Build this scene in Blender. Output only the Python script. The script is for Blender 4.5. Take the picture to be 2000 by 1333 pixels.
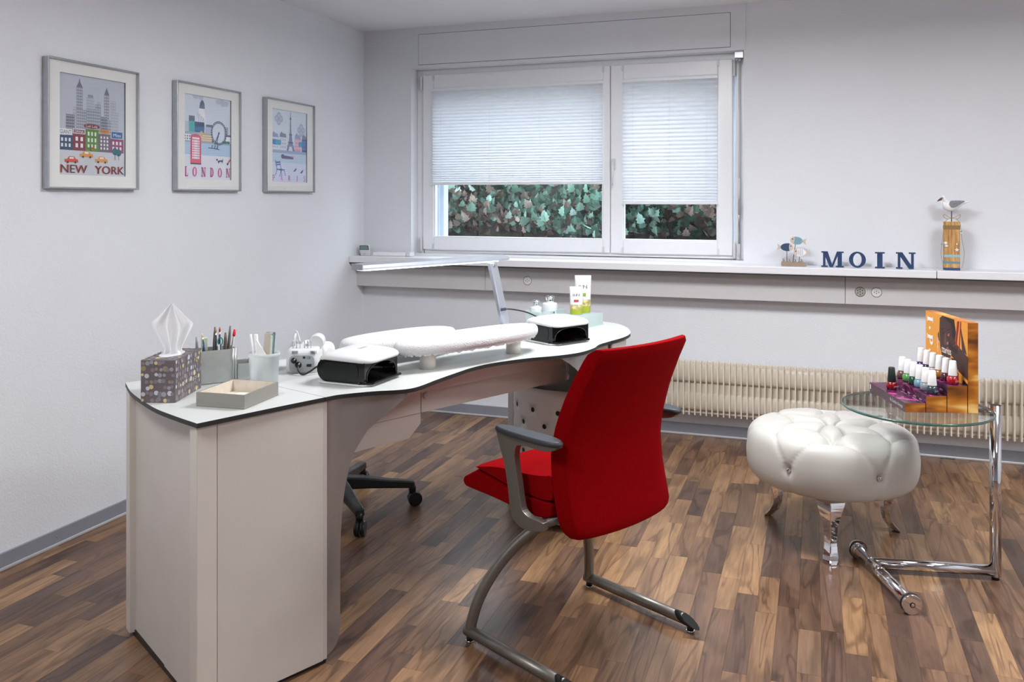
import bpy, bmesh, math, random
from mathutils import Vector, Matrix
random.seed(7)
R = math.radians
SC = bpy.context.scene
COL = SC.collection
for o in list(bpy.data.objects): bpy.data.objects.remove(o)

# ---------------------------------------------------------------- camera, sky, exposure, lamps
cam = bpy.data.cameras.new('camera'); cam.sensor_width = 36; cam.lens = 30.096; cam.shift_y = -0.13775
cam.clip_start = .05; cam.clip_end = 200
co = bpy.data.objects.new('camera', cam); COL.objects.link(co)
co.location = (0, 0, 1.30); co.rotation_euler = (R(90), 0, R(19.436)); SC.camera = co

w = bpy.data.worlds.new('overcast_sky'); SC.world = w; w.use_nodes = True
bg = w.node_tree.nodes['Background']; bg.inputs[0].default_value = (.84, .92, 1.0, 1); bg.inputs[1].default_value = 6.8
vs = SC.view_settings; vs.view_transform = 'Standard'; vs.look = 'None'; vs.gamma = 1; vs.use_curve_mapping = False
vs.exposure = 0.31
CEIL = 2.367
# square ceiling luminaires of the room (the fixtures are built further down, one per entry)
CEILING_LAMPS = [(-0.55, 2.9, 34), (1.35, 2.8, 28), (-1.55, 0.55, 22), (1.35, 0.8, 12)]

# ---------------------------------------------------------------- helpers
def lin(c):
    c /= 255.0
    return c/12.92 if c <= .04045 else ((c+.055)/1.055)**2.4
def col(r, g, b): return (lin(r), lin(g), lin(b), 1)
MATS = {}
def mat(name, rgb, rough=.5, metal=0, var=.04, scale=30, bump=0, bscale=200, spec=.5, coat=0, **kw):
    if name in MATS: return MATS[name]
    m = bpy.data.materials.new(name); m.use_nodes = True; nt = m.node_tree; N = nt.nodes; L = nt.links
    p = N['Principled BSDF']; p.inputs['Roughness'].default_value = rough; p.inputs['Metallic'].default_value = metal
    p.inputs['Specular IOR Level'].default_value = spec
    if coat: p.inputs['Coat Weight'].default_value = coat; p.inputs['Coat Roughness'].default_value = .08
    c = col(*rgb)
    tc = N.new('ShaderNodeTexCoord')
    n = N.new('ShaderNodeTexNoise'); n.inputs['Scale'].default_value = scale; n.inputs['Detail'].default_value = 3
    L.new(tc.outputs['Object'], n.inputs['Vector'])
    r = N.new('ShaderNodeValToRGB'); r.color_ramp.elements[0].position = .3; r.color_ramp.elements[1].position = .7
    r.color_ramp.elements[0].color = [max(0, x*(1-var)) for x in c[:3]]+[1]
    r.color_ramp.elements[1].color = [min(1, x*(1+var)) for x in c[:3]]+[1]
    L.new(n.outputs['Fac'], r.inputs[0]); L.new(r.outputs[0], p.inputs['Base Color'])
    if bump:
        n2 = N.new('ShaderNodeTexNoise'); n2.inputs['Scale'].default_value = bscale; n2.inputs['Detail'].default_value = 2
        L.new(tc.outputs['Object'], n2.inputs['Vector'])
        b = N.new('ShaderNodeBump'); b.inputs['Strength'].default_value = bump; b.inputs['Distance'].default_value = .01
        L.new(n2.outputs['Fac'], b.inputs['Height']); L.new(b.outputs[0], p.inputs['Normal'])
    for k, v in kw.items(): p.inputs[k].default_value = v
    MATS[name] = m; return m
def pane_mat(name, tint=(1, 1, 1), ior=1.45, rough=0.0, extra=0):
    if name in MATS: return MATS[name]
    m = bpy.data.materials.new(name); m.use_nodes = True; nt = m.node_tree; N = nt.nodes; L = nt.links
    for n in list(N): N.remove(n)
    out = N.new('ShaderNodeOutputMaterial'); mx = N.new('ShaderNodeMixShader'); t = N.new('ShaderNodeBsdfTransparent'); g = N.new('ShaderNodeBsdfGlossy')
    t.inputs[0].default_value = (*tint, 1); g.inputs['Roughness'].default_value = rough
    lw = N.new('ShaderNodeLayerWeight'); lw.inputs[0].default_value = .5      # Schlick reflectance, the same from both sides of the pane
    pw = N.new('ShaderNodeMath'); pw.operation = 'POWER'; L.new(lw.outputs['Facing'], pw.inputs[0]); pw.inputs[1].default_value = 5
    f = N.new('ShaderNodeMath'); f.operation = 'MULTIPLY_ADD'; r0 = ((ior-1)/(ior+1))**2; L.new(pw.outputs[0], f.inputs[0]); f.inputs[1].default_value = 1-r0; f.inputs[2].default_value = r0
    L.new(f.outputs[0], mx.inputs[0]); L.new(t.outputs[0], mx.inputs[1]); L.new(g.outputs[0], mx.inputs[2]); L.new(mx.outputs[0], out.inputs[0])
    MATS[name] = m; return m
def translucent_mat(name, rgb, trans=.5, clear=0., rough=.8):
    if name in MATS: return MATS[name]
    m = bpy.data.materials.new(name); m.use_nodes = True; nt = m.node_tree; N = nt.nodes; L = nt.links
    for n in list(N): N.remove(n)
    out = N.new('ShaderNodeOutputMaterial'); mx = N.new('ShaderNodeMixShader'); d = N.new('ShaderNodeBsdfPrincipled'); t = N.new('ShaderNodeBsdfTranslucent')
    d.inputs['Base Color'].default_value = col(*rgb); d.inputs['Roughness'].default_value = rough
    t.inputs[0].default_value = col(*rgb); mx.inputs[0].default_value = trans
    L.new(d.outputs[0], mx.inputs[1]); L.new(t.outputs[0], mx.inputs[2])
    if clear:
        mx2 = N.new('ShaderNodeMixShader'); tr = N.new('ShaderNodeBsdfTransparent'); mx2.inputs[0].default_value = clear
        L.new(mx.outputs[0], mx2.inputs[1]); L.new(tr.outputs[0], mx2.inputs[2]); L.new(mx2.outputs[0], out.inputs[0])
    else: L.new(mx.outputs[0], out.inputs[0])
    MATS[name] = m; return m
def emit_mat(name, rgb, strength):
    m = bpy.data.materials.new(name); m.use_nodes = True; p = m.node_tree.nodes['Principled BSDF']
    p.inputs['Base Color'].default_value = col(*rgb); p.inputs['Emission Color'].default_value = col(*rgb); p.inputs['Emission Strength'].default_value = strength
    MATS[name] = m; return m

class MB:
    def __init__(s): s.v = []; s.f = []; s.m = []; s.sm = []
    def add(s, vs, fs, m=0, smooth=False):
        o = len(s.v); s.v += [tuple(v) for v in vs]
        for f in fs: s.f.append([i+o for i in f]); s.m.append(m); s.sm.append(smooth)
        return s
    def box(s, c, d, rz=0, m=0):
        x, y, z = (k/2 for k in d); ca, sa = math.cos(rz), math.sin(rz)
        vs = [(c[0]+ca*a*x-sa*b*y, c[1]+sa*a*x+ca*b*y, c[2]+e*z) for e in (-1, 1) for b in (-1, 1) for a in (-1, 1)]
        return s.add(vs, [(0, 2, 3, 1), (4, 5, 7, 6), (0, 1, 5, 4), (2, 6, 7, 3), (0, 4, 6, 2), (1, 3, 7, 5)], m)
    def bb(s, x0, x1, y0, y1, z0, z1, m=0): return s.box(((x0+x1)/2, (y0+y1)/2, (z0+z1)/2), (x1-x0, y1-y0, z1-z0), 0, m)
    def prism(s, poly, z0, z1, m=0, ms=None, ax=None, smooth=False):
        # poly in 2D; ax=(origin,e1,e2,n) puts it in any plane, extruded along n from z0 to z1
        if ax is None: ax = (Vector((0, 0, 0)), Vector((1, 0, 0)), Vector((0, 1, 0)), Vector((0, 0, 1)))
        O, e1, e2, n = [Vector(a) for a in ax]; k = len(poly)
        vs = [O+e1*p[0]+e2*p[1]+n*z for z in (z0, z1) for p in poly]
        s.add(vs, [list(range(k))[::-1], [i+k for i in range(k)]], m)
        s.add(vs, [(i, (i+1) % k, (i+1) % k+k, i+k) for i in range(k)], m if ms is None else ms, smooth)
        return s
    def flat(s, poly, ax, m=0):
        O, e1, e2 = [Vector(a) for a in ax[:3]]
        return s.add([O+e1*p[0]+e2*p[1] for p in poly], [list(range(len(poly)))], m)
    def loft(s, rings, m=0, c0=True, c1=True, smooth=True, closed=True):
        k = len(rings[0]); vs = [p for r in rings for p in r]; fs = []
        for i in range(len(rings)-1):
            for j in range(k if closed else k-1):
                a = i*k+j; b = i*k+(j+1) % k; fs.append((a, b, b+k, a+k))
        s.add(vs, fs, m, smooth)
        if c0: s.add(rings[0], [list(range(k))[::-1]], m, False)
        if c1: s.add(rings[-1], [list(range(k))], m, False)
        return s
    def lathe(s, prof, n=24, c=(0, 0, 0), m=0, smooth=True, axis='z', sx=1, sy=1, cap=True):
        rings = []
        for r, h in prof:
            ring = []
            for j in range(n):
                a = 2*math.pi*j/n; x, y = r*math.cos(a)*sx, r*math.sin(a)*sy
                p = (x, y, h) if axis == 'z' else ((h, x, y) if axis == 'x' else (y, h, x))
                ring.append((c[0]+p[0], c[1]+p[1], c[2]+p[2]))
            rings.append(ring)
        return s.loft(rings, m, cap, cap, smooth)
    def tube(s, pts, r, n=10, m=0, cap=True, flatten=1):
        pts = [Vector(p) for p in pts]; rings = []; up = None
        rs = r if isinstance(r, (list, tuple)) else [r]*len(pts)
        for i, p in enumerate(pts):
            t = (pts[min(i+1, len(pts)-1)]-pts[max(i-1, 0)]).normalized()
            if up is None: up = Vector((0, 0, 1)) if abs(t.z) < .95 else Vector((1, 0, 0))
            a = t.cross(up).normalized(); b = a.cross(t).normalized(); up = b
            rings.append([p+a*rs[i]*math.cos(2*math.pi*j/n)+b*rs[i]*flatten*math.sin(2*math.pi*j/n) for j in range(n)])
        return s.loft(rings, m, cap, cap, True)
    def ball(s, c, r, n=16, m=0):
        rx, ry, rz = r if isinstance(r, (list, tuple)) else (r, r, r); k = max(6, n//2)
        rings = [[(c[0]+rx*math.sin(math.pi*i/k)*math.cos(2*math.pi*j/n), c[1]+ry*math.sin(math.pi*i/k)*math.sin(2*math.pi*j/n), c[2]-rz*math.cos(math.pi*i/k)) for j in range(n)] for i in range(1, k)]
        o = len(s.v); s.loft(rings, m, False, False, True)
        kk = len(rings)*n; s.v += [(c[0], c[1], c[2]-rz), (c[0], c[1], c[2]+rz)]
        for j in range(n):
            s.f.append([o+(j+1) % n, o+j, o+kk]); s.f.append([o+kk-n+j, o+kk-n+(j+1) % n, o+kk+1]); s.m += [m, m]; s.sm += [True, True]
        return s
    def mesh(s, name, mats, recalc=True):
        me = bpy.data.meshes.new(name); me.from_pydata(s.v, [], s.f)
        for i, f in enumerate(me.polygons): f.material_index = s.m[i]; f.use_smooth = s.sm[i]
        for k in (mats if isinstance(mats, (list, tuple)) else [mats]): me.materials.append(k)
        if recalc:
            bm = bmesh.new(); bm.from_mesh(me); bmesh.ops.remove_doubles(bm, verts=bm.verts, dist=1e-6)
            bmesh.ops.recalc_face_normals(bm, faces=bm.faces); bm.to_mesh(me); bm.free()
        return me
    def build(s, name, mats, parent=None, bevel=0, seg=2, sub=0, solid=0, label=None, recalc=True):
        o = bpy.data.objects.new(name, s.mesh(name, mats, recalc)); COL.objects.link(o)
        if parent: o.parent = parent
        if solid: md = o.modifiers.new('thickness', 'SOLIDIFY'); md.thickness = solid; md.offset = 0
        if bevel:
            md = o.modifiers.new('bevel', 'BEVEL'); md.width = bevel; md.segments = seg; md.limit_method = 'ANGLE'; md.angle_limit = R(40)
        if sub: md = o.modifiers.new('subdivision', 'SUBSURF'); md.levels = sub; md.render_levels = sub
        if label: o['label'] = label
        return o
def tag(o, label, cat, group=None):
    o['label'] = label; o['category'] = cat
    if group: o['group'] = group
    return o
def thing(name, label, cat, loc=(0, 0, 0), rz=0, group=None):
    o = bpy.data.objects.new(name, None); COL.objects.link(o); o.location = loc; o.rotation_euler = (0, 0, rz); o.empty_display_size = .05
    return tag(o, label, cat, group)
def struct(o): o['kind'] = 'structure'; return o
def rrect(w, d, r, n=5):   # rounded rectangle outline, centred
    pts = []
    for cx, cy, a0 in ((w/2-r, d/2-r, 0), (-w/2+r, d/2-r, 90), (-w/2+r, -d/2+r, 180), (w/2-r, -d/2+r, 270)):
        for i in range(n+1):
            a = R(a0+90*i/n); pts.append((cx+r*math.cos(a), cy+r*math.sin(a)))
    return pts
def spline(pts, k=6):
    out = []; P = [Vector(p) for p in pts]; P = [2*P[0]-P[1]]+P+[2*P[-1]-P[-2]]
    for i in range(1, len(P)-2):
        for j in range(k):
            t = j/k; a, b, c, d = P[i-1:i+3]
            out.append(.5*((2*b)+(c-a)*t+(2*a-5*b+4*c-d)*t*t+(3*b-a-3*c+d)*t**3))
    out.append(P[-2]); return [tuple(p) for p in out]
def interp(tab, x):
    if x <= tab[0][0]: return tab[0][1]
    for (a, b), (c, d) in zip(tab, tab[1:]):
        if x <= c: return b+(d-b)*(x-a)/(c-a)
    return tab[-1][1]
def circle(cx, cy, r, n=16, ry=None): return [(cx+r*math.cos(2*math.pi*i/n), cy+(ry or r)*math.sin(2*math.pi*i/n)) for i in range(n)]
def rect(x0, y0, x1, y1): return [(x0, y0), (x1, y0), (x1, y1), (x0, y1)]
def text_polys(s, size=1.0, sx=1.0):
    # outlines of the built-in font as triangles, origin at the left end of the baseline
    cu = bpy.data.curves.new('lettering', 'FONT'); cu.body = s; cu.size = size; cu.resolution_u = 3
    ob = bpy.data.objects.new('lettering', cu); COL.objects.link(ob)
    dg = bpy.context.evaluated_depsgraph_get(); me = bpy.data.meshes.new_from_object(ob.evaluated_get(dg))
    P = [[(me.vertices[i].co.x*sx, me.vertices[i].co.y) for i in p.vertices] for p in me.polygons]
    bpy.data.objects.remove(ob); bpy.data.curves.remove(cu); bpy.data.meshes.remove(me); return P
def text_on(mb, s, x, y, size, ax, m, sx=1.0, center=False, width=None):
    P = text_polys(s, size, sx); xs = [p[0] for q in P for p in q]
    if not xs: return
    if width: k = width/(max(xs)-min(xs)); P = [[(p[0]*k, p[1]) for p in q] for q in P]; xs = [v*k for v in xs]
    off = x-(min(xs)+max(xs))/2 if center else x-min(xs)
    for q in P: mb.flat([(p[0]+off, p[1]+y) for p in q], ax, m)
# serif capitals as outlines in a unit-high box: (solid polygons, width)
def serif(ch, T=.26, t=.1, s=.09):
    if ch == 'I': return [rect(.1, 0, .1+T, 1), rect(0, 0, .2+T, s), rect(0, 1-s, .2+T, 1)], .2+T
    if ch == 'O':
        n = 28; W = .98; o = [(W/2+W/2*math.cos(a), .5+.5*math.sin(a)) for a in [2*math.pi*i/n for i in range(n)]]
        i_ = [(W/2+(W/2-T)*math.cos(a), .5+(.5-t)*math.sin(a)) for a in [2*math.pi*i/n for i in range(n)]]
        return [[o[k], o[(k+1) % n], i_[(k+1) % n], i_[k]] for k in range(n)], W
    if ch == 'P':
        P = [rect(.08, 0, .08+T, 1), rect(0, 0, .16+T, s), rect(0, 1-s, .3, 1)]; n = 12
        for k in range(n):
            a, b = [-math.pi/2+math.pi*q/n for q in (k, k+1)]; x0 = .08+T
            f = lambda a, r1, r2: (x0+.05+r1*math.cos(a), .72+r2*math.sin(a))
            P.append([f(a, .42, .28), f(b, .42, .28), f(b, .42-T*.9, .28-t), f(a, .42-T*.9, .28-t)])
        P += [rect(.08+T, 1-t, .08+T+.06, 1), rect(.08+T, .44, .08+T+.06, .44+t)]
        return P, .8
    if ch == 'N': return [rect(.1, 0, .1+t*1.3, 1), rect(.8, 0, .8+t*1.3, 1), [(.06, 1), (.06+T*1.15, 1), (.93, 0), (.93-T*1.05, 0)], rect(0, 0, .34, s), rect(0, 1-s, .26, 1), rect(.68, 1-s, 1.02, 1)], 1.02
    if ch == 'M': return [rect(.1, 0, .1+t*1.4, 1), rect(.92, 0, .92+T, 1), [(.1, 1), (.1+T*1.1, 1), (.66, 0), (.66-T*.8, 0)], [(.55, 0), (.66, 0), (1.02, 1), (.88, 1)], rect(0, 0, .36, s), rect(0, 1-s, .3, 1), rect(.82, 0, 1.26, s), rect(.95, 1-s, 1.26, 1)], 1.26
    if ch == 'L': return [rect(.08, 0, .08+T, 1), rect(0, 0, .7, s), rect(0, 1-s, .2+T, 1), [(.6, 0), (.7, 0), (.7, .35), (.66, .35)]], .7
    if ch == 'D':
        P = [rect(.08, 0, .08+T, 1), rect(0, 0, .3, s), rect(0, 1-s, .3, 1)]; n = 12
        for k in range(n):
            a, b = [-math.pi/2+math.pi*q/n for q in (k, k+1)]; f = lambda a, r1, r2: (.3+r1*math.cos(a), .5+r2*math.sin(a))
            P.append([f(a, .55, .5), f(b, .55, .5), f(b, .55-T, .5-t), f(a, .55-T, .5-t)])
        return P, .85
def serif_on(mb, s, x, y, h, ax, m, gap=.3, sx=1.0, width=None, dot=None, **kw):
    g = [serif(c, **kw) if c not in '.' else ([circle(.13, .45, .13, 12)], .26) for c in s]
    tot = sum(q[1] for q in g)+gap*(len(g)-1); k = (width/tot if width else h*sx)
    for P, W in g:
        for p in P: mb.flat([(x+q[0]*k, y+q[1]*h) for q in p], ax, m)
        x += (W+gap)*k

# ---------------------------------------------------------------- common materials
M_wall = mat('wall_plaster', (227, 229, 235), .9, bump=.22, bscale=140, var=.012, scale=3, spec=.25)
M_ceil = mat('ceiling_paint', (236, 236, 239), .9, bump=.12, bscale=120, var=.012, scale=3, spec=.2)
M_white = mat('white_plastic', (212, 213, 215), .35, var=.01)
M_frame = mat('window_pvc', (236, 237, 241), .3, var=.01)
M_cream = mat('cream_panel', (204, 197, 191), .45, var=.025, scale=8, bump=.02, bscale=400)
M_creampost = mat('cream_edge', (208, 201, 193), .4, var=.02, scale=8)
M_sill = mat('shelf_laminate', (232, 232, 236), .35, var=.01)
M_black = mat('black_plastic', (26, 27, 29), .35, var=.1)
M_blackgloss = mat('black_gloss_plastic', (10, 11, 12), .10, var=.05, spec=.35)
M_chrome = mat('chrome', (225, 225, 228), .05, 1, var=.01)
M_alu = mat('brushed_aluminium', (178, 181, 184), .32, 1, var=.05, scale=60)
M_steel = mat('grey_lacquered_tube', (138, 134, 128), .38, .75, var=.05, scale=50)
M_red = mat('red_wool_fabric', (136, 1, 7), .95, var=.16, scale=260, bump=.2, bscale=900, spec=.06)
M_pane = pane_mat('window_glass', (.93, .96, .96))
M_pane2 = pane_mat('picture_glass', (.99, .99, .99), 1.45)

# ---------------------------------------------------------------- room
XL, XR, YB, YF = -2.69, 2.75, 4.80, -4.0
OX0, OX1, OZ0, OZ1 = -2.357, -.36, .935, 2.115
YO = 5.12
wl = struct(MB().bb(XL-.2, XL, YF-.2, YO, -.05, CEIL+.1).build('wall_left', M_wall))
struct(MB().bb(XR, XR+.2, YF-.2, YO, -.05, CEIL+.1).build('wall_right', M_wall))
struct(MB().bb(XL-.2, XR+.2, YF-.2, YF, -.05, CEIL+.1).build('wall_front', M_wall))
b = MB().bb(XL, OX0, YB, YO, -.05, CEIL+.1).bb(OX1, XR, YB, YO, -.05, CEIL+.1).bb(OX0, OX1, YB, YO, -.05, OZ0).bb(OX0, OX1, YB+.02, YO, OZ1, CEIL+.1)
struct(b.build('wall_back', M_wall))
struct(MB().bb(XL-.2, XR+.2, YF-.2, YO, CEIL, CEIL+.12).build('ceiling', M_ceil))
# roller shutter box cover with its removable panel
sb = struct(MB().bb(OX0, OX1+.01, YB-.006, YB+.02, OZ1, CEIL).build('trim_1', M_wall))
PX0, PX1, PZ0, PZ1 = -2.305, -.429, 2.133, 2.324
MB().bb(PX0, PX1, YB-.0072, YB-.005, PZ0, PZ1).build('panel_gap', mat('panel_gap', (120, 120, 124), .9), sb)
MB().bb(PX0+.003, PX1-.003, YB-.0095, YB-.006, PZ0+.003, PZ1-.003).build('panel', M_wall, sb)

# laminate floor: strips parallel to the left wall
def plank_material(name, island):
    m = bpy.data.materials.new(name); m.use_nodes = True; nt = m.node_tree; N = nt.nodes; L = nt.links; p = N['Principled BSDF']
    g = N.new('ShaderNodeNewGeometry'); rnd = g.outputs['Random Per Island'] if island else N.new('ShaderNodeObjectInfo').outputs['Random']
    def mth(op, a, bv):
        n = N.new('ShaderNodeMath'); n.operation = op
        for i, q in enumerate((a, bv)):
            if isinstance(q, (int, float)): n.inputs[i].default_value = q
            else: L.new(q, n.inputs[i])
        return n.outputs[0]
    cb = N.new('ShaderNodeCombineXYZ'); L.new(mth('MULTIPLY', rnd, 37.3), cb.inputs[0]); L.new(mth('MULTIPLY', rnd, 91.7), cb.inputs[1]); L.new(mth('MULTIPLY', rnd, 53.1), cb.inputs[2])
    va = N.new('ShaderNodeVectorMath'); va.operation = 'ADD'; L.new(g.outputs['Position'], va.inputs[0]); L.new(cb.outputs[0], va.inputs[1])
    def stretch(sx, sy):
        v = N.new('ShaderNodeVectorMath'); v.operation = 'MULTIPLY'; v.inputs[1].default_value = (sx, sy, 1); L.new(va.outputs[0], v.inputs[0]); return v.outputs[0]
    def noise(vec, sc, det, dist=0):
        n = N.new('ShaderNodeTexNoise'); n.inputs['Scale'].default_value = sc; n.inputs['Detail'].default_value = det; n.inputs['Distortion'].default_value = dist; L.new(vec, n.inputs['Vector']); return n.outputs['Fac']
    def ramp(f, els, ip='LINEAR'):
        r = N.new('ShaderNodeValToRGB'); r.color_ramp.interpolation = ip
        while len(r.color_ramp.elements) < len(els): r.color_ramp.elements.new(.5)
        for e, (ps, c) in zip(r.color_ramp.elements, els): e.position = ps; e.color = c
        L.new(f, r.inputs[0]); return r.outputs[0]
    base = ramp(mth('FRACT', mth('MULTIPLY', rnd, 7.77), 0), [(0, col(92, 71, 62)), (.16, col(114, 87, 71)), (.35, col(128, 98, 77)), (.55, col(139, 107, 82)), (.75, col(151, 117, 88)), (.9, col(170, 134, 99)), (1, col(106, 84, 74))])
    grain = ramp(noise(stretch(16, .9), 8, 4, .5), [(.3, (.66, .64, .62, 1)), (.62, (1.06, 1.05, 1.03, 1))])
    cloud = ramp(noise(stretch(3.4, .8), 3.0, 2, 1.3), [(.36, (.58, .56, .56, 1)), (.56, (1.05, 1.04, 1.02, 1))])
    vein = ramp(noise(stretch(4.2, .55), 2.0, 2, 1.4), [(.465, (1, 1, 1, 1)), (.495, (.36, .32, .31, 1)), (.505, (.36, .32, .31, 1)), (.535, (1, 1, 1, 1))])
    cur = base
    for k, f in ((grain, .72), (cloud, .8), (vein, .62)):
        mx = N.new('ShaderNodeMix'); mx.data_type = 'RGBA'; mx.blend_type = 'MULTIPLY'; mx.inputs[0].default_value = f
        L.new(cur, mx.inputs[6]); L.new(k, mx.inputs[7]); cur = mx.outputs[2]
    L.new(cur, p.inputs['Base Color']); p.inputs['Roughness'].default_value = .30; p.inputs['Specular IOR Level'].default_value = .32
    return m
M_plank = plank_material('walnut_strip', False); M_plank_i = plank_material('walnut_strip_run', True)
floor = struct(MB().bb(XL, XR, YF, YB, -.08, -.006).build('floor', mat('floor_underlay', (70, 52, 42), .8)))
WSTR = .0645; planks = []
x = XL
while x < XR:
    y = YF-random.uniform(0, .4)
    while y < YB:
        ln = random.choice((.26, .36, .42, .48, .5, .56))*random.uniform(.9, 1.1)
        y0, y1 = max(y, YF), min(y+ln, YB)
        if y1-y0 > .03: planks.append((x, min(x+WSTR, XR), y0, y1))
        y += ln
    x += WSTR
SA, CA = math.sin(R(19.436)), math.cos(R(19.436))
def seen(pl):   # how large a strip is in the view, for choosing which strips become single objects
    cx, cy = (pl[0]+pl[1])/2, (pl[2]+pl[3])/2; t = -SA*cx+CA*cy; l = CA*cx+SA*cy
    if t < 2.25 or abs(l/t) > .63: return 0
    if cy > 2.1 and cx < -1.93+(cy-2.05)*.0 and False: return 0
    return (pl[1]-pl[0])*(pl[3]-pl[2])/t**3
planks.sort(key=seen, reverse=True)
pm = MB(); c_ = .0005
vs = [(-.5+c_*12, -.5+c_*2, 0), (.5-c_*12, -.5+c_*2, 0), (.5-c_*12, .5-c_*2, 0), (-.5+c_*12, .5-c_*2, 0), (-.5, -.5, -.0008), (.5, -.5, -.0008), (.5, .5, -.0008), (-.5, .5, -.0008), (-.5, -.5, -.006), (.5, -.5, -.006), (.5, .5, -.006), (-.5, .5, -.006)]
fs = [(0, 1, 2, 3)]+[(a+4, (a+1) % 4+4, (a+1) % 4, a) for a in range(4)]+[(a+8, (a+1) % 4+8, (a+1) % 4+4, a+4) for a in range(4)]
pm.add(vs, fs); plank_me = pm.mesh('plank', M_plank, False)
for pl in planks[:300]:
    o = bpy.data.objects.new('plank', plank_me); COL.objects.link(o); o.parent = floor
    o.location = ((pl[0]+pl[1])/2, (pl[2]+pl[3])/2, 0); o.scale = (pl[1]-pl[0], pl[3]-pl[2], 1)
pr = MB()
for pl in planks[300:]:
    w_, l_, cx, cy = pl[1]-pl[0], pl[3]-pl[2], (pl[0]+pl[1])/2, (pl[2]+pl[3])/2
    pr.add([(cx+v[0]*w_, cy+v[1]*l_, v[2]) for v in vs], fs)
po = pr.build('plank_run', M_plank_i, floor, recalc=False); po['kind'] = 'stuff'

# baseboards: grey band with a pale foot strip and small screws
M_bb = mat('baseboard_grey', (138, 140, 150), .5, var=.02); M_bbs = mat('baseboard_foot', (205, 207, 212), .3, .4, var=.02)
bl = struct(MB().bb(XL, XL+.010, YF, YB-.01, .012, .060).build('baseboard_left', M_bb))
MB().bb(XL, XL+.014, YF, YB-.012, 0, .012).build('foot_strip', M_bbs, bl, bevel=.003)
bk = struct(MB().bb(XL, XR, YB-.010, YB, .012, .064).build('baseboard_back', M_bb))
MB().bb(XL+.012, XR, YB-.014, YB, 0, .012).build('foot_strip', M_bbs, bk, bevel=.003)
scr = MB().ball((0, 0, 0), (.003, .003, .003), 8).mesh('screw', M_chrome)
for i in range(9):
    for par, loc in ((bl, (XL+.011, 2.46+(i-4)*.65, .036)), (bk, (-.02+(i-4)*.65, YB-.011, .036))):
        if loc[1] < YB and loc[0] < XR:
            o = bpy.data.objects.new('screw', scr); COL.objects.link(o); o.parent = par; o.location = loc

# ---------------------------------------------------------------- window
win = struct(bpy.data.objects.new('window_1', None)); COL.objects.link(win); win['label'] = 'white double casement window above the shelf'
FY0, FY1 = 4.888, 4.96; Z0, Z1 = .969, 2.105
def ring(mb, x0, x1, z0, z1, t, y0, y1, tb=None, m=0):
    tb = tb or t
    mb.bb(x0, x0+t, y0, y1, z0, z1, m).bb(x1-t, x1, y0, y1, z0, z1, m).bb(x0+t, x1-t, y0, y1, z0, z0+tb, m).bb(x0+t, x1-t, y0, y1, z1-tb, z1, m); return mb
ring(MB(), OX0, OX1, Z0, 2.115, .05, FY0, FY1).bb(-1.15, -1.08, FY0+.002, FY1-.002, Z0+.045, 2.07).build('frame', M_frame, win, bevel=.004)
MB().bb(OX0, OX1, 4.80, 4.962, .93, .969).build('inner_sill', M_sill, win)
MB().bb(-.3, .3, 0, .2, 0, .02).build('outer_sill', M_alu, win).matrix_world = Matrix.Translation((-1.36, 4.96, .955)) @ Matrix.Diagonal((3.3, 1, 1, 1))
def sash(x0, x1, gx0, gx1, hinge, label):
    s = bpy.data.objects.new('sash', None); COL.objects.link(s); s.parent = win; s['label'] = label
    a = MB(); gz0, gz1 = 1.068, 1.998
    a.bb(x0, gx0, 4.872, 4.93, .992, 2.082).bb(gx1, x1, 4.872, 4.93, .992, 2.082).bb(gx0, gx1, 4.872, 4.93, .992, gz0).bb(gx0, gx1, 4.872, 4.93, gz1, 2.082)
    a.build('sash_frame', M_frame, s, bevel=.005)
    ring(MB(), gx0-.002, gx1+.002, gz0-.002, gz1+.002, .010, 4.878, 4.905).build('glazing_bead', M_frame, s, bevel=.003)
    MB().bb(gx0, gx1, 4.900, 4.904, gz0, gz1).build('pane', M_pane, s)
    hx = x0-.010 if hinge < 0 else x1+.010
    for hz in (1.02, 2.03): MB().lathe([(.006, -.045), (.0085, -.04), (.0085, .04), (.006, .045)], 12, (hx, 4.868, hz)).build('hinge', M_white, s)
    for cx in (gx0-.002, gx1+.002):
        for cz, d in ((.992, .02), (2.082, -.02)): MB().bb(cx-.006, cx+.006, 4.866, 4.873, cz+d-.016, cz+d+.016).build('blind_clip', M_white, s)
    return s
sash(-2.312, -1.117, -2.237, -1.158, -1, 'wide left casement'); sr = sash(-1.113, -.425, -1.04, -.505, 1, 'narrow right casement')
hd = MB().bb(-1.108, -1.080, 4.861, 4.872, 1.475, 1.54)
hd.build('handle_plate', M_white, sr, bevel=.006)
hb = MB(); hb.tube([(-1.094, 4.866, 1.515), (-1.094, 4.835, 1.513)], .011, 12); hb.tube([(-1.094, 4.838, 1.52), (-1.094, 4.832, 1.47), (-1.095, 4.834, 1.386)], [.011, .010, .008], 12, flatten=.7)
hb.build('handle_grip', M_white, sr)
# outer guide rail of the roller shutter
for gx in (-2.262, -.45): MB().bb(gx-.04, gx+.025, 5.03, 5.10, .96, 2.115).bb(gx-.012, gx+.0, 5.02, 5.105, .96, 2.115).build('shutter_guide', mat('outer_guide', (205, 214, 228), .4), win, bevel=.004)
MB().bb(OX0, OX1, 5.0, 5.12, 2.03, 2.115).build('shutter_lip', mat('outer_lip', (150, 158, 160), .6), win)
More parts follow.
